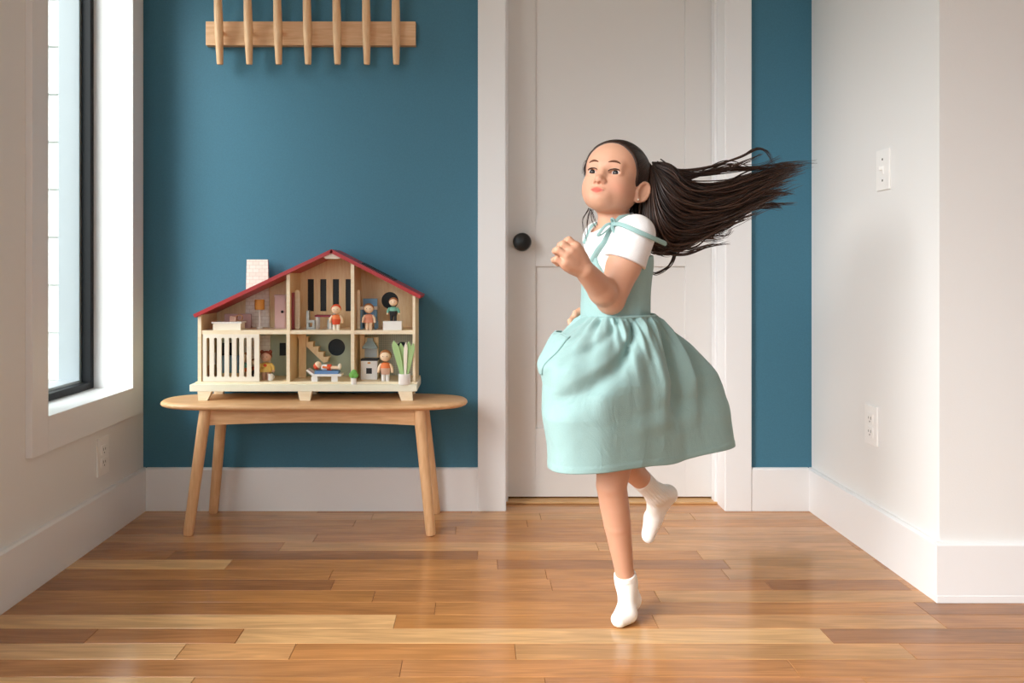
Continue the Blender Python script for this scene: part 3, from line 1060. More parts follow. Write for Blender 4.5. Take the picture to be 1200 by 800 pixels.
lb(t, 'pole', M['t_white'], lambda b: b.lathe((0, 0, 0), [(k_(1.0), k_(2)), (k_(1.0), k_(24))], 12))
lb(t, 'lamp_shade', M['t_lamp'], lambda b: b.lathe((0, 0, 0), [(k_(5.6), k_(22.5)), (k_(5.6), k_(34.5)), (k_(1), k_(34.6))], 24))
t = toy('toy_wardrobe', 'mauve toy wardrobe with black knob beside the brick chimney', 'toy furniture', 330, 2.685, MID1)
tb(t, 'body', M['t_pink'], -k_(6.6), k_(6.6), -.020, .018, 0, k_(38.5))
tb(t, 'cornice', M['t_pink'], -k_(7.2), k_(7.2), -.022, .020, k_(38.5), k_(40))
tb(t, 'door', M['t_pink'], -k_(5.8), k_(5.8), -.0225, -.020, k_(1), k_(37.5), .0005)
soften(MB().ball((t.location.x + k_(3.0), 2.66, MID1 + k_(20)), k_(1.7), 12, 8).obj('knob', M['t_dark'], t))
# upper middle room
def toy_chair(px, Y, label, flip):
    t = toy('toy_chair', label, 'toy chair', px, Y, MID1, 'grey toy dining chairs')
    f = flip
    tb(t, 'backrest', M['t_grey'], *sorted((-f * k_(4.8), -f * k_(1.9))), -.011, .011, k_(11), k_(22))
    tb(t, 'seat', M['t_grey'], *sorted((-f * k_(4.8), f * k_(4.8))), -.011, .011, k_(8), k_(11))
    tb(t, 'leg', M['t_grey'], *sorted((-f * k_(4.8), -f * k_(2.2))), -.011, .011, 0, k_(8))
    tb(t, 'leg', M['t_grey'], *sorted((f * k_(2.2), f * k_(4.8))), -.011, .011, 0, k_(8))
    tb(t, 'stretcher', M['t_grey'], *sorted((-f * k_(2.2), f * k_(2.2))), -.011, .011, 0, k_(3))
    return t
toy_chair(364.6, 2.628, 'pale grey toy chair at the left end of the maroon table', 1)
toy_chair(389.0, 2.655, 'pale grey toy chair behind the orange haired doll', -1)
t = toy('toy_table', 'toy dining table with maroon top under the four slit windows', 'toy table', 379, 2.655, MID1)
tb(t, 'table_top', M['t_maroon'], -k_(9), k_(12), -.020, .020, k_(14.2), k_(16.4))
for (sx_, sy_) in ((-1, -1), (1, -1), (-1, 1), (1, 1)):
    tb(t, 'leg', M['t_white'], -k_(1.4) + (-k_(6.6) if sx_ < 0 else k_(9)), k_(1.4) + (-k_(6.6) if sx_ < 0 else k_(9)), sy_ * .014 - .003, sy_ * .014 + .003, 0, k_(14.2))
doll(394.0, 356.5, 387.6, 2.60, 'wooden doll with orange hair and orange swimsuit beside the maroon table', hair='t_red', top='t_orange', bottom='t_red', feet='cream', sleeves='t_skin', base_z=MID1, wide=1.05)
# upper right room
t = toy('toy_chair', 'tall blue toy armchair with white armrests behind a doll', 'toy chair', 433, 2.655, MID1)
tb(t, 'seat', M['t_blue'], -k_(9), k_(9), -.026, .020, k_(9), k_(13))
tb(t, 'backrest', M['t_blue'], -k_(8.4), k_(8.4), .016, .024, k_(13), k_(35.5))
for s in (-1, 1):
    for dy in (-.022, .018):
        tb(t, 'leg', M['t_blue'], s * k_(8.2) - k_(1.3), s * k_(8.2) + k_(1.3), dy - .004, dy + .004, 0, k_(23 if dy < 0 else 9))
    tb(t, 'armrest', M['t_white'], s * k_(7.6) - k_(2.2), s * k_(7.6) + k_(2.2), -.027, .016, k_(23), k_(26.5))
doll(432.2, 355.5, 387.6, 2.605, 'wooden doll with brown hair and salmon dress before the blue chair', hair='t_brown', top='t_salmon', bottom='t_salmon', feet='t_tan', sleeves='t_skin', base_z=MID1, skirt=True)
t = toy('toy_stool', 'plain white toy block seat in the upper right room', 'toy furniture', 460.3, 2.605, MID1)
tb(t, 'block', M['t_white'], -k_(10.8), k_(10.8), -.014, .020, 0, k_(10.2), .0012)
doll(461.0, 348.5, 377.4, 2.615, 'wooden doll with green shirt and black trousers on the white block', hair='t_brown', top='t_green', bottom='t_dark', feet='t_dark', base_z=MID1 + k_(10.2) + .0002, wide=1.1)
# lower left room
doll(312, 411, 443.5, 2.625, 'wooden doll with auburn hair buns and yellow heart dress', hair='t_auburn', top='t_yellow', bottom='t_yellow', feet='t_tan', buns=True, heart=True, base_z=G0, skirt=True, wide=1.15, skin='t_tan')
doll(287.5, 413, 443.0, 2.655, 'wooden doll with green top and orange skirt behind the slatted fence', hair='t_brown', top='t_green', bottom='t_orange', feet='t_skin', base_z=G0, skirt=True)
doll(297.5, 420.5, 443.0, 2.675, 'small wooden doll with red top and dark trousers behind the fence', hair='t_auburn', top='t_red', bottom='t_dark', feet='t_dark', base_z=G0)
t = toy('toy_cup', 'tiny white toy cup beside the yellow heart doll', 'toy cup', 317.0, 2.60, G0)
lb(t, 'cup', M['t_white'], lambda b: b.lathe((0, 0, 0), [(k_(2.2), 0), (k_(2.9), k_(1)), (k_(2.9), k_(8)), (k_(2.3), k_(8)), (k_(2.2), k_(2)), (0, k_(1.8))], 18))
lb(t, 'handle', M['t_white'], lambda b: b.tube([(k_(2.6) + k_(1.6) * math.sin(a), 0, k_(4.5) - k_(2) * math.cos(a)) for a in np.linspace(0, math.pi, 9)], k_(.5), 6))
t = toy('toy_bathtub', 'pale blue toy bath panel behind the slatted fence', 'toy furniture', 272, 2.66, G0)
tb(t, 'body', M['t_blue'], -k_(11), k_(9), -.016, .016, k_(7), k_(27), .002)
tb(t, 'base', M['ply'], -k_(12), k_(10), -.018, .018, 0, k_(7), .001)
t = toy('toy_armchair', 'pale toy armchair behind the left end of the fence', 'toy chair', 246, 2.66, G0)
tb(t, 'seat', M['t_brown'], -k_(5), k_(5), -.016, .016, 0, k_(16), .002)
tb(t, 'backrest', M['t_white'], -k_(5), k_(5), .010, .018, k_(16), k_(30), .002)
# lower middle room
t = toy('toy_sun_bed', 'white toy lounger with blue mattress before the stairs', 'toy bed', 380.5, 2.60, G0)
tb(t, 'bed_frame', M['t_white'], -k_(12), k_(20.5), -.022, .022, k_(6), k_(8.6))
lb(t, 'headrest', M['t_white'], lambda b: b.add([(-k_(20), -.022, k_(12.5)), (-k_(18.6), -.022, k_(14.2)), (-k_(11), -.022, k_(8.6)), (-k_(12), -.022, k_(6)), (-k_(20), .022, k_(12.5)), (-k_(18.6), .022, k_(14.2)), (-k_(11), .022, k_(8.6)), (-k_(12), .022, k_(6))],
   [(0, 3, 2, 1), (4, 5, 6, 7), (0, 1, 5, 4), (1, 2, 6, 5), (2, 3, 7, 6), (3, 0, 4, 7)]), False)
for xs_ in (-k_(10), k_(13)):
    tb(t, 'leg', M['t_white'], xs_ - k_(4), xs_ + k_(3.2), -.020, .020, 0, k_(6))
tb(t, 'mattress', M['t_blue_cloth'], -k_(10.5), k_(17), -.019, .019, k_(8.6), k_(12.2), .0015)
bx_, by_, bz_ = t.location.x, 2.60, G0 + k_(12.3)
t = thing('peg_doll', 'wooden doll with orange hair lying on the blue mattress', 'doll', (bx_, by_ - .004, bz_), 'wooden peg dolls in the dollhouse')
lb(t, 'head', M['t_skin'], lambda b: b.ball((-k_(7.5), 0, k_(6.0)), k_(4.2), 18, 12))
lb(t, 'hair', M['t_red'], lambda b: b.ball((-k_(8.8), 0.0015, k_(4.9)), (k_(4.2), k_(4.6), k_(4.3)), 18, 12))
lb(t, 'shirt', M['t_white'], lambda b: b.tube([(-k_(3.5), 0, k_(3.4)), (-k_(2), 0, k_(3.4)), (k_(3.5), 0, k_(3.4))], [k_(2.4), k_(3.4), k_(3.4)], 14))
lb(t, 'trousers', M['t_red'], lambda b: b.tube([(k_(3.4), 0, k_(3.4)), (k_(8), 0, k_(3.3))], [k_(3.8), k_(3.7)], 14))
for s in (-1, 1):
    lb(t, 'leg', M['t_skin'], lambda b: b.tube([(k_(7), s * k_(1.8), k_(3.2)), (k_(15.5), s * k_(1.8), k_(3.0)), (k_(17), s * k_(1.8), k_(3.6))], [k_(1.9), k_(1.8), k_(1.9)], 10))
    lb(t, 'foot', M['cream'], lambda b: b.ball((k_(17.6), s * k_(1.9), k_(4.4)), (k_(2.0), k_(1.9), k_(3.6)), 10, 8))
    lb(t, 'arm', M['t_orange'], lambda b: b.tube([(-k_(1.5), s * k_(3.4), k_(4.2)), (k_(5.5), s * k_(3.9), k_(3.2))], [k_(1.4), k_(1.3)], 10))
# lower right room
t = toy('toy_stove', 'white toy stove with black hob and grey hood', 'toy stove', 433.8, 2.655, G0)
tb(t, 'body', M['t_white'], -k_(9.6), k_(9.6), -.028, .020, 0, k_(22), .001)
tb(t, 'hob', M['t_dark'], -k_(9.8), k_(9.8), -.029, .021, k_(22), k_(24.2), .0006)
dr = tb(t, 'oven_door', M['t_white'], -k_(7.8), k_(7.8), -.0295, -.028, k_(2), k_(18.5), .0004)
tb(t, 'oven_window', M['t_dark'], -k_(3.2), k_(3.4), -.0303, -.0295, k_(7), k_(13.6), .0003)
lb(t, 'knob', M['t_lamp'], lambda b: b.ball((0, -.029, k_(19.6)), (k_(2), .002, k_(1.0)), 10, 6))
tb(t, 'back_board', M['ply'], -k_(9.0), k_(9.4), .010, .016, k_(24), k_(48.5), .0005)
lb(t, 'hood', M['t_grey_dark'], lambda b: b.lathe((0, .006, 0), [(k_(8.4), k_(35)), (k_(8.4), k_(37)), (k_(4.2), k_(44)), (k_(3.2), k_(48))], 4) if False else b.add(
    [(-k_(8.6), -.014, k_(35.5)), (k_(8.6), -.014, k_(35.5)), (k_(8.6), .010, k_(35.5)), (-k_(8.6), .010, k_(35.5)),
     (-k_(8.6), -.014, k_(37.5)), (k_(8.6), -.014, k_(37.5)), (k_(8.6), .010, k_(37.5)), (-k_(8.6), .010, k_(37.5)),
     (-k_(3.6), -.004, k_(44.5)), (k_(3.6), -.004, k_(44.5)), (k_(3.6), .010, k_(44.5)), (-k_(3.6), .010, k_(44.5)),
     (-k_(3.4), -.004, k_(48)), (k_(3.4), -.004, k_(48)), (k_(3.4), .010, k_(48)), (-k_(3.4), .010, k_(48))],
    [(0, 3, 2, 1)] + [(a + i, a + (i + 1) % 4, a + 4 + (i + 1) % 4, a + 4 + i) for a in (0, 4, 8) for i in range(4)] + [(12, 13, 14, 15)]), False)
tb(t, 'splash_plate', M['t_grey'], -k_(7.5), k_(7.5), .008, .010, k_(25), k_(35.4), .0003)
doll(451.8, 410, 445.5, 2.595, 'wooden doll with orange top and pinkish trousers beside the stove', hair='t_brown', top='t_orange', bottom='t_tan', feet='t_white', sleeves='t_skin', base_z=G0)
t = toy('toy_plant', 'toy plant with tall pale green leaves in white pot', 'toy plant', 473.8, 2.585, bz1)
t.location.y = 2.566
t.location.x = hx(473.8, 2.566)
pt = lb(t, 'pot', M['t_white'], lambda b: b.lathe((0, .004, 0), [(k_(6.4), 0), (k_(6.9), k_(1)), (k_(6.9), k_(12)), (k_(6.2), k_(12.2)), (k_(6.0), k_(11)), (0, k_(11))], 28))
for (xo, tilt, ln, yo_, mm, wd) in ((-2.6, -9.5, 41, -.002, 't_leaf', 4.0), (-1.2, -3.2, 38, .007, 't_leaf', 3.4), (1.0, .8, 39, -.005, 'cream', 2.2), (2.0, 3.0, 40, .006, 't_leaf', 3.0), (3.0, 7.2, 38, .001, 't_leaf', 3.2)):
    out, inn = [], []
    for q in np.linspace(0, 1, 12):
        w = wd * (.45 + .55 * math.sin(min(1, q * 1.25) * math.pi / 2)) * (1 if q < .8 else math.cos((q - .8) / .2 * math.pi / 2 * .96))
        cxq = xo + tilt * q ** 1.2
        out.append((k_(cxq + w), k_(9 + q * ln)))
        inn.append((k_(cxq - w), k_(9 + q * ln)))
    L = t.location
    plate('leaf', out + inn[::-1], [], (L.x, L.y + .004 + yo_, L.z), (1, 0, 0), (0, 0, 1), .004, M[mm], t, .001)
t = toy('toy_shrub', 'small bright green toy bush on the base board edge', 'toy plant', 414.6, 2.57, bz1)
lb(t, 'pot', M['t_white'], lambda b: b.lathe((0, 0, 0), [(k_(3.0), 0), (k_(3.3), k_(7)), (k_(1), k_(7.2))], 18))
lb(t, 'bush', M['t_leaf2'], lambda b: [b.ball((k_(x), 0, k_(z)), (k_(r), .006, k_(r)), 14, 10) for x, z, r in ((-2.2, 10.5, 3.4), (2.0, 10.2, 3.3), (0.2, 13.2, 3.6))])

# ================================================================== the girl
def nrm(v):
    v = np.asarray(v, float)
    return v / np.linalg.norm(v)

class Field:
    """a signed distance field made of blended shapes, meshed by surface nets"""
    def __init__(self):
        self.ops = []
    def add(self, kind, fn, lo, hi, k):
        self.ops.append((kind, fn, np.minimum(lo, hi) - k - .006, np.maximum(lo, hi) + k + .006, k))
        return self
    def capsule(self, a, b, ra, rb, k=.012, kind='u'):
        a, b = np.asarray(a, float), np.asarray(b, float)
        d = b - a
        L2 = float(d @ d)
        def fn(x, y, z):
            px, py, pz = x - a[0], y - a[1], z - a[2]
            h = np.clip((px * d[0] + py * d[1] + pz * d[2]) / L2, 0, 1)
            return np.sqrt((px - h * d[0]) ** 2 + (py - h * d[1]) ** 2 + (pz - h * d[2]) ** 2) - (ra + (rb - ra) * h)
        r = max(ra, rb)
        return self.add(kind, fn, np.minimum(a, b) - r, np.maximum(a, b) + r, k)
    def chain(self, pts, rad, k=.01):
        for i in range(len(pts) - 1):
            self.capsule(pts[i], pts[i + 1], rad[i], rad[i + 1], k)
        return self
    def ell(self, c, ax, r, k=.012, kind='u'):
        c = np.asarray(c, float)
        ax = np.asarray(ax, float)
        r = np.asarray(r, float)
        def fn(x, y, z):
            px, py, pz = x - c[0], y - c[1], z - c[2]
            k0, k1 = 0, 0
            for i in range(3):
                q = px * ax[i, 0] + py * ax[i, 1] + pz * ax[i, 2]
                k0 = k0 + (q / r[i]) ** 2
                k1 = k1 + (q / r[i] ** 2) ** 2
            k0 = np.sqrt(k0)
            return k0 * (k0 - 1) / np.maximum(np.sqrt(k1), 1e-6)
        ext = np.sqrt(((ax * r[:, None]) ** 2).sum(0))
        return self.add(kind, fn, c - ext, c + ext, k)
    def cut(self, fn, lo, hi, k=.002):
        """keep only where fn < 0"""
        self.ops.append(('i', fn, np.asarray(lo, float), np.asarray(hi, float), k))
        return self
    def value(self, p):
        p = np.asarray(p, float)
        x, y, z = p[..., 0], p[..., 1], p[..., 2]
        d = np.full(x.shape, .1)
        for (kind, fn, lo, hi, k) in self.ops:
            d = blend(kind, d, fn(x, y, z), k)
        return d
    def project(self, p, off=0.0, it=6):
        p = np.array(p, float)
        e = 1e-4
        for _ in range(it):
            d = self.value(p)
            g = np.stack([(self.value(p + np.eye(3)[i] * e) - d) / e for i in range(3)], -1)
            g /= np.maximum(np.linalg.norm(g, axis=-1, keepdims=True), 1e-6)
            p = p - g * (d - off)[..., None]
        return p
    def mesh(self, h, lo=None, hi=None):
        us = [o for o in self.ops if o[0] == 'u']
        lo = np.min([o[2] for o in us], 0) if lo is None else np.asarray(lo)
        hi = np.max([o[3] for o in us], 0) if hi is None else np.asarray(hi)
        n = np.ceil((hi - lo) / h).astype(int) + 2
        ax = [(lo[i] + np.arange(n[i]) * h).astype(np.float32) for i in range(3)]
        NY, NZ = int(n[1]), int(n[2])
        slab_n = max(8, int(5e6 / (n[0] * n[1])))
        VID, VP, Q = [], [], []
        for k0 in range(0, NZ - 1, slab_n):
            k1 = min(k0 + slab_n, NZ - 1)
            zz = ax[2][k0:k1 + 1]
            D = np.full((n[0], n[1], len(zz)), .1, np.float32)
            for (kind, fn, blo, bhi, kk) in self.ops:
                sl = []
                for i, a in enumerate((ax[0], ax[1], zz)):
                    s0, s1 = np.searchsorted(a, blo[i]), np.searchsorted(a, bhi[i])
                    sl.append(slice(int(s0), int(s1)))
                if any(s.stop <= s.start for s in sl):
                    continue
                sub = D[sl[0], sl[1], sl[2]]
                v = fn(ax[0][sl[0]][:, None, None], ax[1][sl[1]][None, :, None], zz[sl[2]][None, None, :])
                D[sl[0], sl[1], sl[2]] = blend(kind, sub, v, kk)
            s = D < 0
            c = s[:-1, :-1, :-1].astype(np.int8)
            for dx in (0, 1):
                for dy in (0, 1):
                    for dz in (0, 1):
                        if dx + dy + dz:
                            c = c + s[dx:n[0] - 1 + dx, dy:n[1] - 1 + dy, dz:len(zz) - 1 + dz]
            I, J, K = np.nonzero((c > 0) & (c < 8))
            if len(I):
                acc = np.zeros((len(I), 3))
                cnt = np.zeros(len(I))
                cor = [(a, b, e) for a in (0, 1) for b in (0, 1) for e in (0, 1)]
                for a in cor:
                    for axn in range(3):
                        if a[axn]:
                            continue
                        b = list(a)
                        b[axn] = 1
                        da = D[I + a[0], J + a[1], K + a[2]].astype(float)
                        db = D[I + b[0], J + b[1], K + b[2]].astype(float)
                        m = (da < 0) != (db < 0)
                        t = np.where(m, da / np.where(m, da - db, 1), 0)
                        q = np.stack([np.full(len(I), float(v)) for v in a], 1)
                        q[:, axn] += t
                        acc += q * m[:, None]
                        cnt += m
                pos = acc / cnt[:, None] + np.stack([I, J, K + k0], 1)
                VP.append(lo + pos * h)
                VID.append((I.astype(np.int64) * NY + J) * NZ + K + k0)
            L = len(zz) - 1
            for axn in range(3):
                if axn == 0:
                    A, B = s[:-1, :, :L], s[1:, :, :L]
                elif axn == 1:
                    A, B = s[:, :-1, :L], s[:, 1:, :L]
                else:
                    A, B = s[:, :, :L], s[:, :, 1:]
                i, j, k = np.nonzero(A != B)
                if not len(i):
                    continue
                flip = A[i, j, k]
                k = k + k0
                e1, e2 = [(1, 2), (2, 0), (0, 1)][axn]
                base = np.stack([i, j, k], 1).astype(np.int64)
                ids = []
                for (u, v) in ((-1, -1), (0, -1), (0, 0), (-1, 0)):
                    q = base.copy()
                    q[:, e1] += u
                    q[:, e2] += v
                    ids.append((q[:, 0] * NY + q[:, 1]) * NZ + q[:, 2])
                quad = np.stack(ids, 1)
                quad[~flip] = quad[~flip][:, ::-1]
                Q.append(quad)
        vid, vp, q = np.concatenate(VID), np.concatenate(VP), np.concatenate(Q)
        o = np.argsort(vid)
        vid, vp = vid[o], vp[o]
        f = np.searchsorted(vid, q)
        f = np.clip(f, 0, len(vid) - 1)
        ok = (vid[f] == q).all(1)
        return vp, f[ok]

def blend(kind, a, b, k):
    if kind == 'u':
        h = np.clip(.5 + .5 * (a - b) / k, 0, 1)
        return a * (1 - h) + b * h - k * h * (1 - h)
    if kind == 's':
        b = -b
    h = np.clip(.5 - .5 * (a - b) / k, 0, 1)
    return a * (1 - h) + b * h + k * h * (1 - h)

# ---- frames
TC = np.array([.325, 1.87, 0])
ta = math.radians(14)
TF = np.array([-math.cos(ta), -math.sin(ta), 0])
TL = np.array([math.sin(ta), -math.cos(ta), 0])
TAX = np.array([TF, TL, [0, 0, 1]])
def T(f, l, z):
    return TC + f * TF + l * TL + np.array([0, 0, z])
HO = np.array([.320, 1.87, 1.031])
HFW = nrm([-.4816, -.8294, .2831])
HU = np.array([.2335, .1899, .9536]); HU = nrm(HU - HFW * (HU @ HFW))
HLF = np.cross(HU, HFW)
HAX = np.array([HLF, HFW, HU])
def H(l, f, u):
    return HO + l * HLF + f * HFW + u * HU

# ---- joints
SHL, ELL, WRL = T(-.004, .098, .908), np.array([.294, 1.765, .760]), np.array([.2235, 1.672, .827])
SHR, ELR, WRR = T(0, -.098, .905), np.array([.362, 2.045, .800]), np.array([.287, 1.968, .712])
HIPL, KNL, ANL = T(0, .05, .56), np.array([.306, 1.825, .335]), np.array([.352, 1.893, .088])
HIPR, KNR, ANR = T(0, -.05, .56), np.array([.325, 1.935, .392]), np.array([.457, 2.055, .252])

body = Field()
body.ell(T(.0, 0, .845), TAX, (.070, .096, .105), .02)
body.ell(T(.003, 0, .735), TAX, (.068, .084, .105), .03)
body.ell(T(-.008, 0, .60), TAX, (.080, .096, .09), .03)
body.capsule(T(-.004, -.08, .903), T(-.004, .08, .903), .036, .036, .025)
body.capsule(T(-.008, 0, .89), H(0, -.020, -.055), .040, .036, .02)
# legs
for hip, kn, an, mid in ((HIPL, KNL, ANL, -.006), (HIPR, KNR, ANR, 0)):
    body.capsule(hip, kn, .060, .0350, .012)
    calf = kn + (an - kn) * .35
    body.chain([kn + (an - kn) * q for q in (0, .2, .4, .65, .88, 1)], [.0345, .0335, .0312, .0262, .0222, .0222], .0015)
# arms
body.chain([SHL, SHL + (ELL - SHL) * .5, ELL], [.038, .0375, .0310], .008)
fm = ELL + (WRL - ELL) * .32
body.chain([ELL, fm, WRL], [.0300, .0300, .0215], .008)
body.chain([SHR, ELR], [.036, .030], .02)
body.chain([ELR, ELR + (WRR - ELR) * .3, WRR], [.029, .028, .019], .014)
# left fist
hH = nrm(P(660, 291, 1.640) - WRL)
hw = np.array([-.46, -.10, -.88]); hw = nrm(hw - hH * (hw @ hH))
hn = np.cross(hH, hw)
if hn[1] > 0:
    hn = -hn
body.ell(WRL + hH * .033 - hn * .002, [hH, hw, hn], (.036, .029, .0175), .010)
body.capsule(WRL + hH * .02 - hw * .012, WRL + hH * .050 - hw * .020, .014, .012, .008)
body.capsule(WRL + hH * .02 + hw * .010, WRL + hH * .046 + hw * .020, .014, .011, .008)
for i in range(4):
    o = i - 1.5
    kn = WRL + hH * (.058 - .003 * abs(o - .3) - (.004 if i == 3 else 0)) + hw * o * .0152 + hn * (.005 - .002 * abs(o))
    d1 = nrm(hH * .86 - hn * .50 + hw * .05 * o)
    p1 = kn + d1 * (.0215 - (.003 if i in (0,) else .004 if i == 3 else 0))
    d2 = nrm(-hn * .95 - hH * .35)
    p2 = p1 + d2 * .018
    d3 = nrm(-hH * .95 + hn * .05)
    p3 = p2 + d3 * .013
    r = (.0077, .0080, .0078, .0069)[i]
    body.capsule(kn - hH * .012, kn, r * 1.0, r * 1.05, .007)
    body.chain([kn, p1], [r * 1.04, r], .0022)
    body.chain([p1, p2, p3], [r * .98, r * .92, r * .85], .0020)
th0 = WRL + hH * .014 - hw * .018 - hn * .010
th1 = th0 + nrm(hH * .75 - hw * .35 - hn * .55) * .024
th2 = th1 + nrm(hH * .62 + hw * .35 - hn * .7) * .018
body.chain([th0, th1, th2], [.0125, .0092, .0080], .006)
# right hand: only its fingers show at the far side of the waist
rH = nrm(P(664, 384, 1.915) - P(690, 372, 1.945))
rw = np.array([0.15, .45, -.88]); rw = nrm(rw - rH * (rw @ rH))
rn = np.cross(rH, rw)
rp_ = P(688, 374, 1.945)
body.capsule(WRR, rp_, .018, .016, .01)
body.ell(rp_ + rH * .004, [rH, rw, rn], (.026, .024, .014), .010)
for i in range(4):
    o = i - 1.5
    kn = rp_ + rH * .020 + rw * o * .0125
    p1 = kn + nrm(rH * .95 + rw * .08 * o + np.array([0, -.10, -.05])) * .022
    p2 = p1 + nrm(rH * .75 + np.array([0.05, -.45, -.25])) * (.016 if i < 3 else .012)
    p3 = p2 + nrm(rH * .35 + np.array([.25, -.6, -.3])) * .010
    r = (.0078, .0080, .0077, .007)[i]
    body.chain([kn, p1, p2, p3], [r * 1.05, r, r * .95, r * .85], .0035)
rt0 = rp_ - rw * .018
body.chain([rt0, rt0 + nrm(rH * .8 - rw * .5) * .022, rt0 + nrm(rH * .9 - rw * .35) * .036], [.010, .0085, .0075], .006)
# feet (inside the socks)
HEELL, BALLL, TOEL = np.array([.368, 1.915, .036]), np.array([.348, 1.866, .024]), np.array([.325, 1.846, .0155])
HEELR, BALLR, TOER = np.array([.497, 2.080, .243]), P(765.5, 607, 2.095), P(759, 628, 2.10)
for an, he, ba, to in ((ANL, HEELL, BALLL, TOEL), (ANR, HEELR, BALLR, TOER)):
    body.capsule(an, he, .020, .018, .015)
    body.capsule(he, ba, .016, .017, .012)
    body.capsule(an, ba, .018, .014, .012)
    body.capsule(ba, to, .015, .009, .008)

# ---- head
def head_base(F, grow=0.0, k=.02):
    g = grow
    F.ell(H(0, -.012, .027), HAX, (.0705 + g, .0885 + g, .0735 + g), k)
    F.ell(H(0, .030, .030), HAX, (.055 + g, .048 + g, .048 + g), k)
    if g == 0:
        F.ell(H(0, .020, -.026), HAX, (.0528, .055, .047), k)
head_base(body)
for s in (-1, 1):
    body.ell(H(s * .0260, .040, -.031), HAX, (.0245, .0255, .027), .030)
    body.capsule(H(s * .041, .004, -.038), H(s * .010, .048, -.064), .014, .013, .030)
body.ell(H(0, .059, -.0635), HAX, (.0155, .016, .0140), .018)
body.ell(H(0, .066, -.050), HAX, (.022, .015, .018), .020)
body.capsule(H(0, .070, .012), H(0, .078, -.010), .009, .0085, .014)
body.capsule(H(0, .075, -.008), H(0, .0868, -.0245), .0066, .0076, .010)
body.ell(H(0, .0885, -.0262), HAX, (.0092, .0082, .0080), .007)
for s in (-1, 1):
    body.ell(H(s * .0098, .0812, -.0288), HAX, (.0062, .0070, .0058), .005)
    body.ell(H(s * .0050, .0885, -.0342), HAX, (.0030, .0042, .0026), .002, 's')
# eye sockets, lids and openings
EYE_C = {s: H(s * .0285, .0595, 0.0005) for s in (-1, 1)}
for s in (-1, 1):
    body.ell(H(s * .027, .086, .001), HAX, (.015, .010, .0085), .012, 's')
    body.ell(EYE_C[s], HAX, (.0150, .0142, .0138), .005)
    body.capsule(H(s * .014, .0700, .0165), H(s * .034, .0665, .0165), .006, .005, .016)
    tilt = math.radians(5) * s
    eax = np.array([HLF * math.cos(tilt) + HU * math.sin(tilt), HFW, HU * math.cos(tilt) - HLF * math.sin(tilt)])
    body.ell(H(s * .0285, .076, -.0008), eax, (.0142, .012, .0052), .002, 's')
    body.ell(EYE_C[s], HAX, (.0114, .0114, .0114), .0015, 's')
# mouth
body.ell(H(0, .0795, -.0470), HAX, (.0165, .0078, .0046), .004)
body.ell(H(0, .0785, -.0540), HAX, (.0138, .0088, .0060), .004)
for s in (-1, 1):
    body.capsule(H(0, .0800, -.0508), H(s * .0155, .0805, -.0492), .0011, .0006, .002, 's')
body.capsule(H(-.010, .0862, -.0503), H(.010, .0862, -.0503), .0014, .0014, .003, 's')
# ears
for s in (-1, 1):
    el = nrm(HLF * s * .78 + HFW * .58) if s > 0 else nrm(-HLF * .97 + HFW * .22)          # ear plate normal
    eu = nrm(HU * .94 - HFW * .30); eu = nrm(eu - el * (eu @ el))
    ef = np.cross(eu, el)
    if ef @ HFW < 0:
        ef = -ef
    ec = H(.0715, -.004, -.018) if s > 0 else H(-.0675, -.016, -.018)
    body.ell(ec, [el, ef, eu], (.0060, .0165, .0255), .006)
    body.ell(ec + el * .0065 + ef * .003 + eu * .003, [el, ef, eu], (.0055, .0095, .0150), .004, 's')
    ringp = [ec + el * .003 + ef * (.0145 * math.cos(a)) + eu * (.0230 * math.sin(a) + .001) for a in np.radians(np.arange(-60, 250, 22))]
    body.chain(ringp, [.0034] * len(ringp), .003)
    body.ell(ec + el * .001 - eu * .0215 + ef * .004, [el, ef, eu], (.0050, .0080, .0085), .004)
    EARC = (ec, el, ef, eu)

bv, bf = body.mesh(.0012)
girl = thing('person', 'girl in mint pinafore and white socks twirling on one foot, dark ponytail flying', 'person', (.342, 1.868, 0))
skin = new_obj('body', bv, bf, M['skin'], girl, True)
# skin colour of each place: lips, cheeks, knuckles, with painted shade in the mouth groove
loc = (bv - HO) @ HAX.T
base = np.array(srgb(205, 156, 129)[:3])
colr = np.tile(base, (len(bv), 1))
def mixin(w, c):
    global colr
    colr = colr * (1 - w[:, None]) + np.array(c[:3])[None, :] * w[:, None]
def gauss(c, r):
    q = ((loc - np.array(c)) / np.array(r)) ** 2
    return np.exp(-q.sum(1))
ishead = (loc[:, 2] > -.09) & (np.abs(loc[:, 0]) < .09) & (loc[:, 1] > -.1)
for s in (-1, 1):
    mixin(.35 * gauss((s * .036, .060, -.034), (.020, .03, .016)) * ishead, srgb(222, 140, 118))
lipw = np.clip(1.6 - 1.6 * ((loc[:, 0] / .0172) ** 2 + ((loc[:, 2] + .0507 - .0016 * (loc[:, 0] / .017) ** 2) / (.0084 - .0035 * np.clip(np.abs(loc[:, 0]) / .0172, 0, 1))) ** 2), 0, 1) * (loc[:, 1] > .066) * ishead
mixin(lipw * .85, srgb(198, 84, 70))
mixin(np.clip(gauss((0, .088, -.028), (.012, .012, .007)) * .25, 0, 1) * ishead, srgb(214, 140, 116))
mixin(np.clip(np.exp(-((loc[:, 2] + .0509 - .0021 * (loc[:, 0] / .017) ** 2) / .0011) ** 2) * (np.abs(loc[:, 0]) < .0165) * (loc[:, 1] > .07), 0, 1) * .6 * ishead, srgb(130, 58, 50))  # crease between the lips darkened in the colour, as shade
vc = skin.data.color_attributes.new('skin_colour', 'FLOAT_COLOR', 'POINT')
if len(skin.data.vertices) == len(bv):
    vc.data.foreach_set('color', np.c_[colr, np.ones(len(bv))].astype(np.float32).ravel())

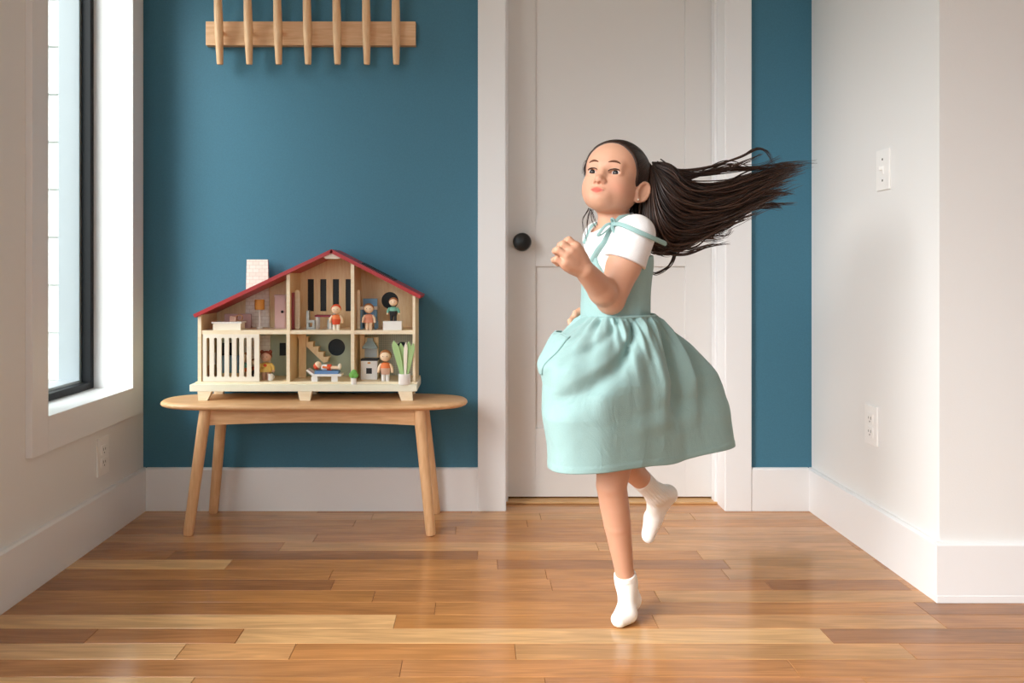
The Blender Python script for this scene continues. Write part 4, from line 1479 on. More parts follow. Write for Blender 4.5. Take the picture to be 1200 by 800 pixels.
# eyes: eyeball with iris and pupil rings looking at the camera
for s in (-1, 1):
    c = EYE_C[s]
    gaze = nrm(HFW * 1.0 + HLF * .02 - HU * .22)
    gu = nrm(HU - gaze * (HU @ gaze))
    gl_ = np.cross(gu, gaze)
    vs, fs, mi = [], [], []
    n, rings, r = 24, 16, .0122
    for k in range(rings + 1):
        a = math.pi * k / rings
        for j in range(n):
            w = 2 * math.pi * j / n
            rr = r * (1.0 + (.035 if a < .55 else 0))
            vs.append(c + rr * (gaze * math.cos(a) + math.sin(a) * (gl_ * math.cos(w) + gu * math.sin(w))))
    for k in range(rings):
        for j in range(n):
            fs.append((k * n + j, (k + 1) * n + j, (k + 1) * n + (j + 1) % n, k * n + (j + 1) % n))
            mi.append(1 if k < 3 else 0)
    new_obj('eye', vs, fs, None, girl, True, mats=[M['sclera'], M['iris']], midx=mi)
    # upper lash line and eyebrow
    tilt = math.radians(5) * s
    pts, rad = [], []
    for q in np.linspace(-1, 1, 13):
        u = .0054 * math.sqrt(max(0, 1 - q * q * .98)) - .0004 + s * q * .0128 * math.sin(tilt) * s
        pts.append(H(s * .0285 + s * q * .0140, .078, u))
        rad.append(.0017 * (1 - .45 * abs(q)))
    pts = body.project(np.array(pts), .0006)
    MB().tube(pts, rad, 6).obj('eyelashes', M['lash'], girl)
    pts, rad = [], []
    for q in np.linspace(0, 1, 12):
        pts.append(H(s * (.0125 + .0325 * q), .085, .0188 + .0075 * math.sin(q * math.pi * .62) - .0070 * q * q))
        rad.append(.0024 * (.40 + .9 * math.sin(min(1, q * 1.6) * math.pi / 2)) * (1 - q ** 3 * .75))
    pts = body.project(np.array(pts), .0000)
    MB().tube(pts, rad, 8).obj('eyebrow', M['brow'], girl)
ec, el, ef, eu = EARC     # her left ear, turned to the camera
MB().ball(ec + el * .006 - eu * .0235 + ef * .0045, .0024, 12, 8).obj('earring', M['pearl'], girl, True)

# ---- white T-shirt
def torso_field(g):
    F = Field()
    F.ell(T(.0, 0, .845), TAX, (.070 + g, .096 + g, .105 + g), .02)
    F.ell(T(.003, 0, .735), TAX, (.068 + g, .084 + g, .105 + g), .03)
    F.capsule(T(-.004, -.08, .903), T(-.004, .08, .903), .036 + g, .036 + g, .025)
    return F
big_lo, big_hi = np.array([0, 1.4, .3]), np.array([.8, 2.4, 1.2])
shirt = torso_field(.005)
shirt.capsule(T(-.008, 0, .89), H(0, -.020, -.055), .050, .0425, .025)
sleeve_end = {}
for sh, elb in ((SHL, ELL), (SHR, ELR)):
    d = elb - sh
    ce = sh + d * .40
    sleeve_end[id(sh)] = ce
    shirt.capsule(sh, sh + d * .60, .0425, .0465, .02)
for sh, elb in ((SHL, ELL), (SHR, ELR)):
    d = nrm(elb - sh)
    ce = sh + (elb - sh) * .42
    out = nrm(sh - T(-.004, 0, .905))
    # cut below the sleeve hem, only near the arm
    def fn(x, y, z, d=d, ce=ce):
        a = (x - ce[0]) * d[0] + (y - ce[1]) * d[1] + (z - ce[2]) * d[2]
        rx, ry_, rz_ = x - ce[0] - a * d[0], y - ce[1] - a * d[1], z - ce[2] - a * d[2]
        rad_ = np.sqrt(rx ** 2 + ry_ ** 2 + rz_ ** 2)
        return np.maximum(a, -.1)
    lo = np.minimum(ce, elb) - .055
    hi = np.maximum(ce, elb) + .055
    # keep the torso: subtract a capsule below the hem instead of a plane
    shirt.capsule(ce + d * .046, ce + d * .20, .0485, .0485, .002, 's') if False else None
    def sub(x, y, z, d=d, ce=ce, out=out):
        a = (x - ce[0]) * d[0] + (y - ce[1]) * d[1] + (z - ce[2]) * d[2]
        rx, ry_, rz_ = x - ce[0] - a * d[0], y - ce[1] - a * d[1], z - ce[2] - a * d[2]
        rad_ = np.sqrt(rx ** 2 + ry_ ** 2 + rz_ ** 2) - .056
        return np.maximum(np.maximum(-a, rad_), a - .2)
    shirt.ops.append(('s', sub, lo, hi, .0015))
# torso again, so that the hem cut only trims the sleeve
for o in torso_field(.0045).ops[:2]:
    shirt.ops.append(o[:4] + (.0015,))
nc, nn = T(0, 0, .938), nrm(np.array([0, 0, 1.0]) + TF * .66 + TL * .0)
na, nb_ = T(-.008, 0, .89), H(0, -.020, -.055)
nd_ = nrm(nb_ - na)
def neck_hole(x, y, z):
    px, py, pz = x - na[0], y - na[1], z - na[2]
    a = px * nd_[0] + py * nd_[1] + pz * nd_[2]
    r = np.sqrt((px - a * nd_[0]) ** 2 + (py - a * nd_[1]) ** 2 + (pz - a * nd_[2]) ** 2)
    pl_ = (x - nc[0]) * nn[0] + (y - nc[1]) * nn[1] + (z - nc[2]) * nn[2]
    return np.minimum(pl_, .060 - r)
shirt.cut(neck_hole, big_lo, big_hi, .002)
shirt.cut(lambda x, y, z: .73 - z + 0 * x + 0 * y, big_lo, big_hi, .002)
sv, sf = shirt.mesh(.0020)
new_obj('shirt', sv, sf, M['shirt'], girl, True)
# sleeve and neck hems
for sh, elb in ((SHL, ELL),):
    d = nrm(elb - sh)
    ce = sh + (elb - sh) * .42 - d * .003
    a = nrm(np.cross(d, [0, 0, 1])); b = np.cross(d, a)
    rp2 = [ce + .0452 * (a * math.cos(w) + b * math.sin(w)) for w in np.linspace(0, 2 * math.pi, 33)]
    rp2 = shirt.project(np.array(rp2), -.0004)
    MB().tube(rp2, .0019, 6).obj('sleeve_hem', M['shirt'], girl, True)

# ---- pinafore bodice
bod = torso_field(.0105)
def bod_top(x, y, z):
    f = (x - TC[0]) * TF[0] + (y - TC[1]) * TF[1]
    l = (x - TC[0]) * TL[0] + (y - TC[1]) * TL[1]
    al = np.abs(l)
    front = np.clip(.5 + f / .05, 0, 1)
    zf = np.interp(al, [0, .022, .034, .042, .050, .060, .085, .10, .12], [.842, .846, .858, .864, .846, .826, .806, .800, .795])
    zb = .862 + 0 * al
    return z - (zf * front + zb * (1 - front) - .018 * np.exp(-((f) / .035) ** 2))
bod.cut(bod_top, big_lo, big_hi, .003)
bod.cut(lambda x, y, z: .708 - z + 0 * x + 0 * y, big_lo, big_hi, .002)
vv, ff = bod.mesh(.0020)
new_obj('pinafore_bodice', vv, ff, M['dress'], girl, True)
# shoulder straps with tied bows
both = torso_field(.0055)
both.capsule(SHL, SHL + (ELL - SHL) * .3, .0425, .0445, .02)
strap_pts = [P(693, 306, 1.815), P(698, 293, 1.80), P(704, 281, 1.79), P(710, 270, 1.79), P(716, 262, 1.79), P(726, 254, 1.80), P(738, 252, 1.82), P(748, 262, 1.84), P(756, 285, 1.85)]
sp = both.project(np.array(strap_pts), .0020)
MB().tube(sp, [.0105, .0095, .0080, .0068, .0062, .0062, .0062, .0062, .0062], 10, flat=.40, flat_dir=TL).obj('strap', M['dress_strap'], girl, True)
sr = [T(.055, -.058, .89), T(.035, -.058, .93), T(0, -.058, .95), T(-.04, -.058, .93), T(-.065, -.058, .88)]
MB().tube(both.project(np.array(sr), .002), .0065, 8, flat=.45, flat_dir=TL).obj('strap', M['dress_strap'], girl, True)
bow = sp[4] + np.array([-.001, -.006, .003])
def loop(name, pts, r=.0050, flat=.55):
    # smooth a few guide points into a ribbon
    q = np.array(pts)
    for _ in range(3):
        q = np.concatenate([q[:1], np.stack([q[:-1] * .75 + q[1:] * .25, q[:-1] * .25 + q[1:] * .75], 1).reshape(-1, 3), q[-1:]])
    return MB().tube(q, r, 8, flat=flat, flat_dir=(0, -1, .2)).obj(name, M['dress_strap'], girl, True)
B = lambda px, py, Y: P(px, py, Y)
bY_ = bow[1]
loop('bow_tail', [bow, B(727, 262, 1.752), B(745, 270, 1.722), B(763, 278, 1.728), B(780, 285.5, 1.765)], .0056, .6)
loop('bow_loop', [bow, B(711, 262, bY_ - .006), B(702, 273, bY_ - .006), B(700, 277, bY_ - .002), B(707, 274, bY_ - .001), bow], .0034)
loop('bow_loop', [bow, B(716, 255, bY_ - .008), B(720, 257, bY_ - .010), B(722, 263, bY_ - .010), bow], .0040)
loop('bow_tail', [bow, B(717, 267, bY_ - .010), B(722, 275, bY_ - .012)], .0042)
soften(MB().ball(bow, (.0075, .0065, .0065), 14, 10).obj('bow_knot', M['dress_strap'], girl))

# ---- skirt: a lofted bell of cloth with gathers and folds
WZ, HZ_ = .722, .397
hem_plan = np.array([(.166, 1.690), (.20, 1.668), (.262, 1.668), (.348, 1.713), (.478, 1.815), (.592, 1.888), (.628, 1.935), (.605, 2.015), (.50, 2.060), (.37, 2.045), (.235, 1.965), (.165, 1.835), (.152, 1.745)])
hc_ = np.array([.375, 1.865])
hem_plan = np.concatenate([hem_plan[i] + (hem_plan[(i + 1) % len(hem_plan)] - hem_plan[i]) * np.linspace(0, 1, 8, endpoint=False)[:, None] for i in range(len(hem_plan))])
ang = np.arctan2(hem_plan[:, 1] - hc_[1], hem_plan[:, 0] - hc_[0])
rad_h = np.hypot(hem_plan[:, 1] - hc_[1], hem_plan[:, 0] - hc_[0])
o = np.argsort(ang)
ang, rad_h = ang[o], rad_h[o]
TH = np.linspace(-math.pi, math.pi, 360, endpoint=False)
ax_ = np.concatenate([ang - 2 * math.pi, ang, ang + 2 * math.pi])
rx_ = np.concatenate([rad_h] * 3)
rh = np.interp(TH, ax_, rx_)
ker = np.exp(-(np.arange(-14, 15) / 5.0) ** 2); ker /= ker.sum()
rh = np.convolve(np.concatenate([rh[-14:], rh, rh[:14]]), ker, 'valid')
wc = TC[:2] + np.array([.004, 0])
# waist ellipse in the torso frame
def waist_r(th):
    dx, dy = np.cos(th), np.sin(th)
    f = dx * TF[0] + dy * TF[1]
    l = dx * TL[0] + dy * TL[1]
    return 1 / np.sqrt((f / .0815) ** 2 + (l / .0975) ** 2)
rw_ = waist_r(TH)
left_t, left_p = [0, .05, .1, .15, .32, .64, .85, 1], [0, .20, .44, .68, 1.10, 1.12, 1.02, 1]
right_t, right_p = [0, .06, .15, .22, .4, .54, .67, 1], [0, .12, .31, .46, .69, .81, .90, 1]
front_t, front_p = [0, .05, .15, .3, .5, .7, 1], [0, .18, .42, .66, .86, .97, 1]
NT = 110
tt = np.linspace(0, 1, NT)
pl, pr, pf = np.interp(tt, left_t, left_p), np.interp(tt, right_t, right_p), np.interp(tt, front_t, front_p)
def sm(a):
    k = np.exp(-(np.arange(-6, 7) / 3.0) ** 2); k /= k.sum()
    e = np.concatenate([np.full(6, a[0]) - (a[1] - a[0]) * np.arange(6, 0, -1), a, np.full(6, a[-1])])
    return np.convolve(e, k, 'valid')
pl, pr, pf = sm(pl), sm(pr), sm(pf)
wl_ = np.clip(-np.cos(TH), 0, 1) ** 1.5
wr_ = np.clip(np.cos(TH), 0, 1) ** 1.5
PF = (pl[:, None] * wl_ + pr[:, None] * wr_ + pf[:, None] * (1 - wl_ - wr_ + 1e-9))
TT, THG = np.meshgrid(tt, TH, indexing='ij')
def fold(th0, w0, amp, tw):
    """valley (amp<0) or ridge whose angle runs along th0(t), width w0(t), strength tw(t)"""
    c = np.interp(TT, *th0)
    w = np.interp(TT, *w0)
    d = (THG - c + math.pi) % (2 * math.pi) - math.pi
    return amp * np.exp(-(d / w) ** 2) * np.interp(TT, *tw)
D2 = math.radians
disp = np.zeros_like(TT)
for n_, a_, ph, dec in ((40, .0050, .3, .13), (27, .0055, 1.7, .20), (15, .0050, .9, .34)):
    disp += a_ * np.sin(n_ * THG + ph + 1.3 * np.sin(3 * THG)) * np.exp(-TT / dec) * np.clip(TT / .03, .35, 1)
disp += fold(([0, .5, .62], [D2(-78), D2(-132), D2(-139)]), ([0, .3, .6], [.062, .090, .18]), -.027, ([0, .06, .25, .5, .66], [.2, .6, 1, .75, 0]))
disp += fold(([0, .5, .62], [D2(-66), D2(-112), D2(-120)]), ([0, .3, .6], [.10, .20, .30]), .012, ([0, .06, .25, .5, .7], [0, .6, 1, .7, 0]))
disp += fold(([0, .4], [D2(-100), D2(-150)]), ([0, .4], [.07, .12]), -.013, ([0, .05, .2, .38, .5], [.2, .7, 1, .4, 0]))
disp += fold(([0, .4], [D2(-122), D2(-163)]), ([0, .4], [.06, .10]), -.010, ([0, .05, .18, .3, .4], [.2, .8, 1, .4, 0]))
disp += fold(([0, .5, .75], [D2(-30), D2(-38), D2(-42)]), ([0, .35, .75], [.12, .20, .32]), -.028, ([0, .1, .3, .5, .8], [.1, .6, 1, .85, 0]))
disp += fold(([0, .3, .9], [D2(-12), D2(-14), D2(-20)]), ([0, .35, .9], [.12, .18, .20]), .016, ([0, .1, .3, .6, .85], [.2, .9, 1, .5, 0]))
disp += fold(([0, .3, .8], [D2(6), D2(2), D2(-6)]), ([0, .35, .8], [.10, .13, .15]), -.022, ([0, .08, .25, .5, .8], [.2, .9, 1, .7, 0]))
disp += fold(([0, .3, .7], [D2(-52), D2(-66), D2(-72)]), ([0, .35, .7], [.10, .2, .3]), .011, ([0, .1, .3, .6, .8], [.2, .8, 1, .6, 0]))
# low swags that run round the skirt near the hem, and a hem wave
disp += .0025 * np.exp(-((TT - (.80 - .10 * np.cos(THG + D2(40)))) / .05) ** 2) * np.clip(np.cos(THG + D2(45)), 0, 1)
disp -= .003 * np.exp(-((TT - (.70 - .12 * np.cos(THG + D2(35)))) / .045) ** 2) * np.clip(np.cos(THG + D2(42)), 0, 1)
disp += .002 * np.sin(5 * THG + .8) * np.clip((TT - .5) / .5, 0, 1)
disp += fold(([0, 1], [D2(40), D2(40)]), ([0, 1], [.4, .4]), .01, ([0, .4, 1], [0, 1, 1]))
cen = wc[None, :] + (hc_ - wc)[None, :] * (np.clip(tt / .45, 0, 1) ** .9)[:, None]
R = rw_[None, :] * (1 - np.clip(PF, None, 1.3)) + rh[None, :] * PF + disp
X = cen[:, 0][:, None] + R * np.cos(THG)
Y = cen[:, 1][:, None] + R * np.sin(THG)
Z = WZ + (HZ_ - WZ) * TT + .004 * np.sin(3 * THG + 1) * TT
# the far and right part of the cloth lifts a little as she turns
SK = np.stack([X, Y, Z], -1)
NA = len(TH)
dth = np.roll(SK, -1, 1) - np.roll(SK, 1, 1)
dtt = np.gradient(SK, axis=0)
NRM = np.cross(dtt, dth)
NRM /= np.linalg.norm(NRM, axis=-1, keepdims=True)
if (NRM[60, :, :2] * (SK[60, :, :2] - hc_)).sum() < 0:
    NRM = -NRM
def loft(layers):
    A = np.concatenate(layers, 0)
    n = A.shape[0]
    i, j = np.meshgrid(np.arange(n - 1), np.arange(NA), indexing='ij')
    f = np.stack([i * NA + j, i * NA + (j + 1) % NA, (i + 1) * NA + (j + 1) % NA, (i + 1) * NA + j], -1).reshape(-1, 4)
    return A.reshape(-1, 3), f
# outer face, rolled hem, inner face
hem_band = np.where(tt > .962, .0009, 0)[:, None, None]
outer = SK + NRM * hem_band
inner = (SK - NRM * .0022)[::-1]
sv_, sf_ = loft([outer, inner])
new_obj('skirt', sv_, sf_[:, ::-1], M['dress'], girl, True)
# waist seam
MB().tube([(wc[0] + (waist_r(a) + .001) * math.cos(a), wc[1] + (waist_r(a) + .001) * math.sin(a), WZ + .001) for a in np.linspace(-math.pi, math.pi, 80)], .0028, 8).obj('waist_seam', M['dress'], girl, True)
# patch pocket on her front left
th_a, th_b = D2(-188), D2(-141)
t_a, t_b = .135, .385
nu, nv_ = 26, 26
pk_o, pk_i = [], []
def skirt_at(t, th, off):
    fi = t * (NT - 1)
    i0 = int(min(max(math.floor(fi), 0), NT - 2)); a = fi - i0
    fj = ((th + math.pi) % (2 * math.pi)) / (2 * math.pi) * NA
    j0 = int(fj) % NA; b = fj - int(fj); j1 = (j0 + 1) % NA
    p = (SK[i0, j0] * (1 - b) + SK[i0, j1] * b) * (1 - a) + (SK[i0 + 1, j0] * (1 - b) + SK[i0 + 1, j1] * b) * a
    n = (NRM[i0, j0] * (1 - b) + NRM[i0, j1] * b) * (1 - a) + (NRM[i0 + 1, j0] * (1 - b) + NRM[i0 + 1, j1] * b) * a
    return p + n * off
vs, fs = [], []
for side in (0, 1):
    for i in range(nv_):
        for j in range(nu):
            q, p_ = i / (nv_ - 1), j / (nu - 1)
            t_ = t_a + (t_b - t_a) * q
            th_ = th_a + (th_b - th_a) * p_ - D2(13) * q * p_
            edge = min(1, 6 * min(p_, 1 - p_, 1 - q) + .0)
            lift = .0025 + .0015 * edge + .008 * (1 - q) ** 1.5 * math.sin(math.pi * min(1, p_ * .9 + .10)) 
            vs.append(skirt_at(t_, th_, lift - (.0022 if side else 0)))
m_ = nu * nv_
for i in range(nv_ - 1):
    for j in range(nu - 1):
        a = i * nu + j
        fs.append((a, a + 1, a + nu + 1, a + nu)); fs.append((m_ + a, m_ + a + nu, m_ + a + nu + 1, m_ + a + 1))
edge_loop = [j for j in range(nu)] + [i * nu + nu - 1 for i in range(1, nv_)] + [(nv_ - 1) * nu + j for j in range(nu - 2, -1, -1)] + [i * nu for i in range(nv_ - 2, 0, -1)]
for q in range(len(edge_loop)):
    a, b = edge_loop[q], edge_loop[(q + 1) % len(edge_loop)]
    fs.append((a, m_ + a, m_ + b, b))
pk = new_obj('pocket', vs, fs, M['dress'], girl, True)
top_edge = [skirt_at(t_a, th_a + (th_b - th_a) * p_, .0030 + .008 * math.sin(math.pi * min(1, p_ * .9 + .10))) for p_ in np.linspace(0, 1, 26)]
MB().tube(top_edge, .0016, 6).obj('pocket_hem', M['dress'], pk, True)

# ---- socks
def sock(an, kn, he, ba, to, cuff, ribs, cw):
    F = Field()
    d = nrm(kn - an)
    top = an + d * cuff
    F.capsule(an, top, cw, cw + .0005, .010)
    F.capsule(an, he, cw, .0225, .010)
    F.capsule(he, ba, .0215, .0205, .012)
    F.capsule(an + (he - an) * .1, ba, cw - .002, .0185, .012)
    F.capsule(ba, to, .0205, .0145, .012)
    side = nrm(np.cross(d, to - he))
    F.capsule(ba + side * .008, to + side * .006, .015, .0125, .010)
    F.capsule(ba - side * .008, to - side * .007 - nrm(to - ba) * .006, .015, .0115, .010)
    F.cut(lambda x, y, z: (x - top[0]) * d[0] + (y - top[1]) * d[1] + (z - top[2]) * d[2], an - .2, an + .2, .002)
    if an[2] < .12:
        F.cut(lambda x, y, z: .0012 - z + 0 * x + 0 * y, an - .2, an + .2, .004)
    v, f = F.mesh(.0016)
    a = nrm(np.cross(d, [0, 1, 0.1])); b = np.cross(d, a)
    rel = v - an
    along = rel @ d
    phi = np.arctan2(rel @ a, rel @ b)
    rr = rel - along[:, None] * d
    rl = np.linalg.norm(rr, axis=1, keepdims=True)
    wgt = np.clip((along + ribs) / .02, 0, 1) * (along < cuff - .012)
    v = v + rr / np.maximum(rl, 1e-5) * (.0010 * np.sin(22 * phi) * wgt * (1 if ribs > 0 else .25))[:, None]
    # cuff band
    v = v + rr / np.maximum(rl, 1e-5) * (.0012 * (along > cuff - .012) * (rl[:, 0] > .01))[:, None]
    o = new_obj('sock', v, f, M['sock'], girl, True)
    return o
sock(ANL, KNL, HEELL, BALLL, TOEL, .022, 0.0, .0242)['label'] = 'white ankle sock on the standing foot'
sock(ANR, KNR, HEELR, BALLR, TOER, .076, .030, .0255)['label'] = 'ribbed white ankle sock on the lifted foot'

# ---- hair: a close cap drawn back into a tie, and a long flying tail
cap = Field()
head_base(cap, .0036, .02)
hu_, hf_ = [-.09, -.07, -.045, -.030, -.018, -.006, .012, .035, .060, .078, .092, .11], [-.060, -.052, -.036, -.022, .014, .021, .030, .043, .056, .060, .058, .056]
def hairline(x, y, z):
    l = (x - HO[0]) * HLF[0] + (y - HO[1]) * HLF[1] + (z - HO[2]) * HLF[2]
    f = (x - HO[0]) * HFW[0] + (y - HO[1]) * HFW[1] + (z - HO[2]) * HFW[2]
    u = (x - HO[0]) * HU[0] + (y - HO[1]) * HU[1] + (z - HO[2]) * HU[2]
    return (f - np.interp(u, hu_, hf_)) * .85
cap.cut(hairline, HO - .25, HO + .25, .004)
hv, hf2 = cap.mesh(.0016)
hair = new_obj('hair', hv, hf2, M['hair'], girl, True)
def hair_tone(o, tone):
    """tone 0..1 per vertex, from near black to warm brown"""
    a = np.array(srgb(36, 25, 22)[:3]); b = np.array(srgb(96, 66, 50)[:3])
    c = a[None] * (1 - tone[:, None]) + b[None] * tone[:, None]
    at = o.data.color_attributes.new('hair_colour', 'FLOAT_COLOR', 'POINT')
    at.data.foreach_set('color', np.c_[c, np.ones(len(c))].astype(np.float32).ravel())
hair_tone(hair, np.full(len(hair.data.vertices), .22))
PONY = H(.060, -.052, .066)
def bez(G, n):
    """Catmull-Rom through guide points"""
    G = np.asarray(G)
    e = np.concatenate([2 * G[:1] - G[1:2], G, 2 * G[-1:] - G[-2:-1]])
    out = []
    m = len(G) - 1
    for q in np.linspace(0, m - 1e-6, n):
        i = int(q); t = q - i
        p0, p1, p2, p3 = e[i], e[i + 1], e[i + 2], e[i + 3]
        out.append(.5 * ((2 * p1) + (-p0 + p2) * t + (2 * p0 - 5 * p1 + 4 * p2 - p3) * t * t + (-p0 + 3 * p1 - 3 * p2 + p3) * t ** 3))
    return np.array(out)
def strands_mesh(paths, radii, seg=4):
    V, Fc, base = [], [], 0
    for p, r in zip(paths, radii):
        n = len(p)
        t = np.gradient(p, axis=0)
        t /= np.maximum(np.linalg.norm(t, axis=1, keepdims=True), 1e-9)
        a = np.cross(t, np.array([.13, .97, .2]))
        a /= np.maximum(np.linalg.norm(a, axis=1, keepdims=True), 1e-9)
        b = np.cross(t, a)
        for s in range(seg):
            w = 2 * math.pi * s / seg
            V.append(p + (a * math.cos(w) + b * math.sin(w)) * r[:, None])
        i, s = np.meshgrid(np.arange(n - 1), np.arange(seg), indexing='ij')
        s2 = (s + 1) % seg
        Fc.append((np.stack([s * n + i, s2 * n + i, s2 * n + i + 1, s * n + i + 1], -1).reshape(-1, 4) + base))
        base += n * seg
    return np.concatenate(V), np.concatenate(Fc)
def guide(pts):
    return np.array([P(*q) for q in pts])
GU = [guide(g) for g in (
    [(764, 190, 1.885), (782, 193, 1.89), (800, 213, 1.90), (832, 218, 1.93), (880, 205, 1.97), (918, 194, 2.0), (951, 191, 2.03)],
    [(765, 192, 1.875), (785, 205, 1.87), (808, 226, 1.88), (845, 226, 1.92), (885, 212, 1.96), (915, 201, 1.99), (947, 195, 2.02)],
    [(765, 193, 1.865), (782, 222, 1.85), (808, 243, 1.86), (848, 238, 1.90), (885, 222, 1.94), (912, 210, 1.97), (938, 200, 2.0)],
    [(764, 195, 1.860), (776, 236, 1.84), (800, 260, 1.85), (840, 254, 1.89), (875, 238, 1.93), (902, 228, 1.95), (928, 222, 1.97)],
    [(763, 196, 1.860), (770, 246, 1.835), (788, 276, 1.84), (824, 270, 1.88), (856, 256, 1.91), (885, 243, 1.93), (908, 236, 1.95)],
    [(762, 198, 1.862), (763, 250, 1.835), (772, 286, 1.84), (798, 287, 1.86), (826, 274, 1.88), (846, 264, 1.90), (862, 256, 1.91)],
    [(761, 200, 1.866), (758, 250, 1.84), (760, 285, 1.84), (772, 297, 1.845), (790, 293, 1.855), (808, 284, 1.87), (822, 278, 1.88)],
)]
paths, radii = [], []
NS = 30
for k in range(620):
    g = rng.beta(1.0, 1.15) * (len(GU) - 1.001)
    i = int(g); a = g - i
    c = GU[i] * (1 - a) + GU[i + 1] * a
    c = c.copy()
    spread = np.linspace(.25, 1, len(c))
    c[1:] += rng.normal(0, 1, 3) * np.array([.006, .020, .006]) * spread[1:, None]
    c[2:] += rng.normal(0, .0045, (len(c) - 2, 3))
    p = bez(c, NS)
    ln = rng.uniform(.55, 1.0) if rng.random() < .5 else rng.uniform(.85, 1.02)
    p = bez(p[: max(6, int(NS * min(1, ln)))], NS)
    t = np.linspace(0, 1, NS)
    p += (np.sin(t * rng.uniform(3, 9) + rng.uniform(0, 6))[:, None] * rng.normal(0, .0032, 3)) * t[:, None]
    paths.append(p)
    r0 = rng.uniform(.0016, .0034) if k < 360 else rng.uniform(.0007, .0014)
    radii.append(r0 * (1 - t ** 2.2) * (.6 + .4 * np.minimum(1, t * 6)) + .00018)
# loose wisps above, below and beside the tail
for pts in ([(770, 190, 1.88), (795, 200, 1.89), (830, 196, 1.9), (865, 184, 1.92), (886, 174, 1.94), (898, 178, 1.95), (907, 193, 1.96)],
            [(770, 192, 1.88), (800, 202, 1.89), (840, 202, 1.9), (875, 188, 1.92), (893, 180, 1.94)],
            [(772, 193, 1.88), (805, 206, 1.89), (845, 200, 1.91), (880, 198, 1.94), (905, 198, 1.96)],
            [(772, 196, 1.88), (805, 208, 1.89), (850, 193, 1.91), (885, 197, 1.94), (915, 185, 1.96)],
            [(772, 195, 1.88), (800, 205, 1.89), (840, 198, 1.9), (880, 197, 1.93), (930, 190, 1.97)],
            [(765, 280, 1.84), (780, 288, 1.845), (800, 286, 1.85), (830, 276, 1.87), (850, 276, 1.88), (858, 268, 1.89)],
            [(762, 285, 1.84), (780, 296, 1.845), (805, 297, 1.85), (830, 288, 1.87), (855, 284, 1.88)],
            [(762, 285, 1.84), (778, 290, 1.845), (800, 280, 1.85), (830, 281, 1.87), (848, 281, 1.88)],
            [(760, 290, 1.84), (775, 280, 1.845), (790, 292, 1.85), (785, 310, 1.86), (768, 321, 1.86), (760, 314, 1.86)],
            [(762, 287, 1.84), (785, 286, 1.85), (812, 290, 1.86), (840, 284, 1.88)],
            [(870, 240, 1.93), (890, 228, 1.95), (915, 226, 1.96), (931, 227, 1.97)],
            [(860, 250, 1.92), (885, 240, 1.94), (905, 240, 1.95), (933, 238, 1.97)],
            [(855, 254, 1.92), (885, 245, 1.94), (905, 240, 1.95), (917, 245, 1.96)],
            [(850, 262, 1.92), (880, 246, 1.94), (900, 243, 1.95), (915, 243, 1.96)]):
    g = guide(pts)
    for _ in range(9):
        p = bez(g + rng.normal(0, .0026, g.shape) + rng.normal(0, .0012, 3), 36)
        t = np.linspace(0, 1, 36)
        paths.append(p); radii.append(rng.uniform(.0006, .0014) * (1 - t ** 3) + .00012)
# locks that hang behind the ear and down her back
for _ in range(90):
    g = guide([(762, 198, 1.868), (757, 235, 1.855), (757, 268, 1.85), (754, 295, 1.852), (747, 318, 1.86), (738, 342, 1.868)])
    g = g + rng.normal(0, 1, 3) * np.array([.007, .008, 0]) * np.linspace(.3, 1, len(g))[:, None] + rng.normal(0, .0025, g.shape)
    p = bez(g, 26); n = int(rng.uniform(14, 26)); p = bez(p[:n], 26)
    t = np.linspace(0, 1, 26)
    paths.append(p); radii.append(rng.uniform(.0010, .0028) * (1 - t ** 2) + .00015)
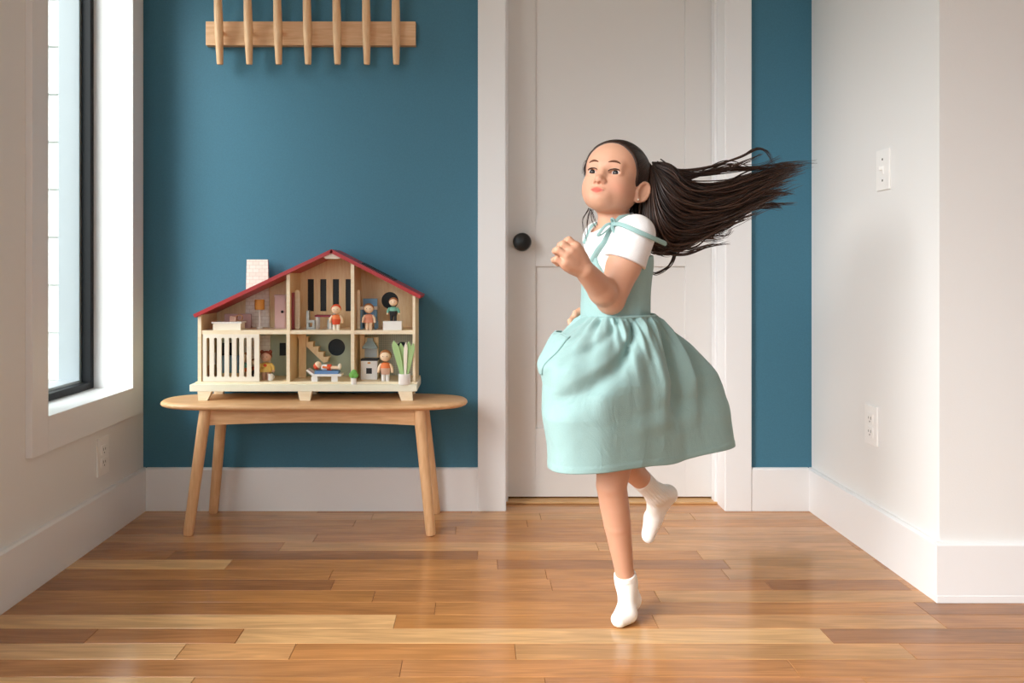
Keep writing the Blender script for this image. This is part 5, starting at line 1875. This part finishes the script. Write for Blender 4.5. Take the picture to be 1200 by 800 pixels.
# a few fly-away hairs on the far side of her face
for pts in ([(692, 186, 1.90), (685, 196, 1.90), (684, 207, 1.90)], [(694, 182, 1.90), (687, 191, 1.90), (683, 203, 1.90)],
            [(694, 246, 1.88), (696, 256, 1.87), (702, 266, 1.86)], [(692, 244, 1.88), (693, 258, 1.87), (699, 268, 1.86)], [(690, 244, 1.88), (683, 258, 1.87), (684, 272, 1.86), (689, 284, 1.86)],
            [(692, 246, 1.88), (688, 262, 1.87), (690, 278, 1.86)]):
    g = guide(pts)
    for _ in range(4):
        p = bez(g + rng.normal(0, .0016, g.shape), 20); t = np.linspace(0, 1, 20)
        paths.append(p); radii.append(rng.uniform(.0003, .0006) * (1 - t ** 3) + .0001)
# nape locks between the ear and the shoulder
for _ in range(110):
    g = guide([(760, 205, 1.885), (754, 228, 1.895), (749, 246, 1.895), (749, 266, 1.885), (753, 285, 1.87)])
    g = g + rng.normal(0, 1, 3) * np.array([.013, .012, .004]) * np.linspace(.6, 1, len(g))[:, None] + rng.normal(0, .0015, g.shape)
    p = bez(g, 22); t = np.linspace(0, 1, 22)
    paths.append(p); radii.append(rng.uniform(.0010, .0026) * (1 - .8 * t ** 2))
# combed strands over the cap, from the hairline to the tie
comb = Field()
head_base(comb, .0036, .02)
for _ in range(900):
    u0 = rng.uniform(-.06, .092)
    side = 1 if rng.random() < .72 else -1
    f0 = np.interp(u0, hu_, hf_) - (rng.uniform(-.004, .004) if rng.random() < .6 else rng.uniform(0, .04))
    l0 = side * (rng.uniform(.0, .06) if u0 > .07 else .075)
    a0_ = comb.project(H(l0, f0, u0)[None], 0, 6)[0]
    n = 18
    t = np.linspace(0, 1, n)[:, None]
    p = a0_ * (1 - t) + PONY * t + HU * .015 * np.sin(t * math.pi)
    q = comb.project(p, .0006, 6)
    if np.abs(comb.value(q)).max() > .006 or np.linalg.norm(np.diff(q, axis=0), axis=1).max() > .035:
        continue
    paths.append(q); radii.append(rng.uniform(.0006, .0014) * np.clip(np.linspace(.15, 3, n), 0, 1))
pv, pf_ = strands_mesh(paths, radii)
st_ = new_obj('ponytail', pv, pf_, M['hair'], girl, True)
hair_tone(st_, np.concatenate([np.clip(np.full(len(p) * 4, rng.beta(1.0, 4.5)) + np.tile(np.linspace(-.08, .16, len(p)), 4), 0, 1) for p in paths]))
MB().tube([PONY + .0135 * (nrm(np.cross(HLF, HU)) * math.cos(w) + nrm(HU * .7 + HLF * -.7) * math.sin(w)) for w in np.linspace(0, 2 * math.pi, 25)], .0042, 8).obj('hair_tie', M['lash'], girl, True)
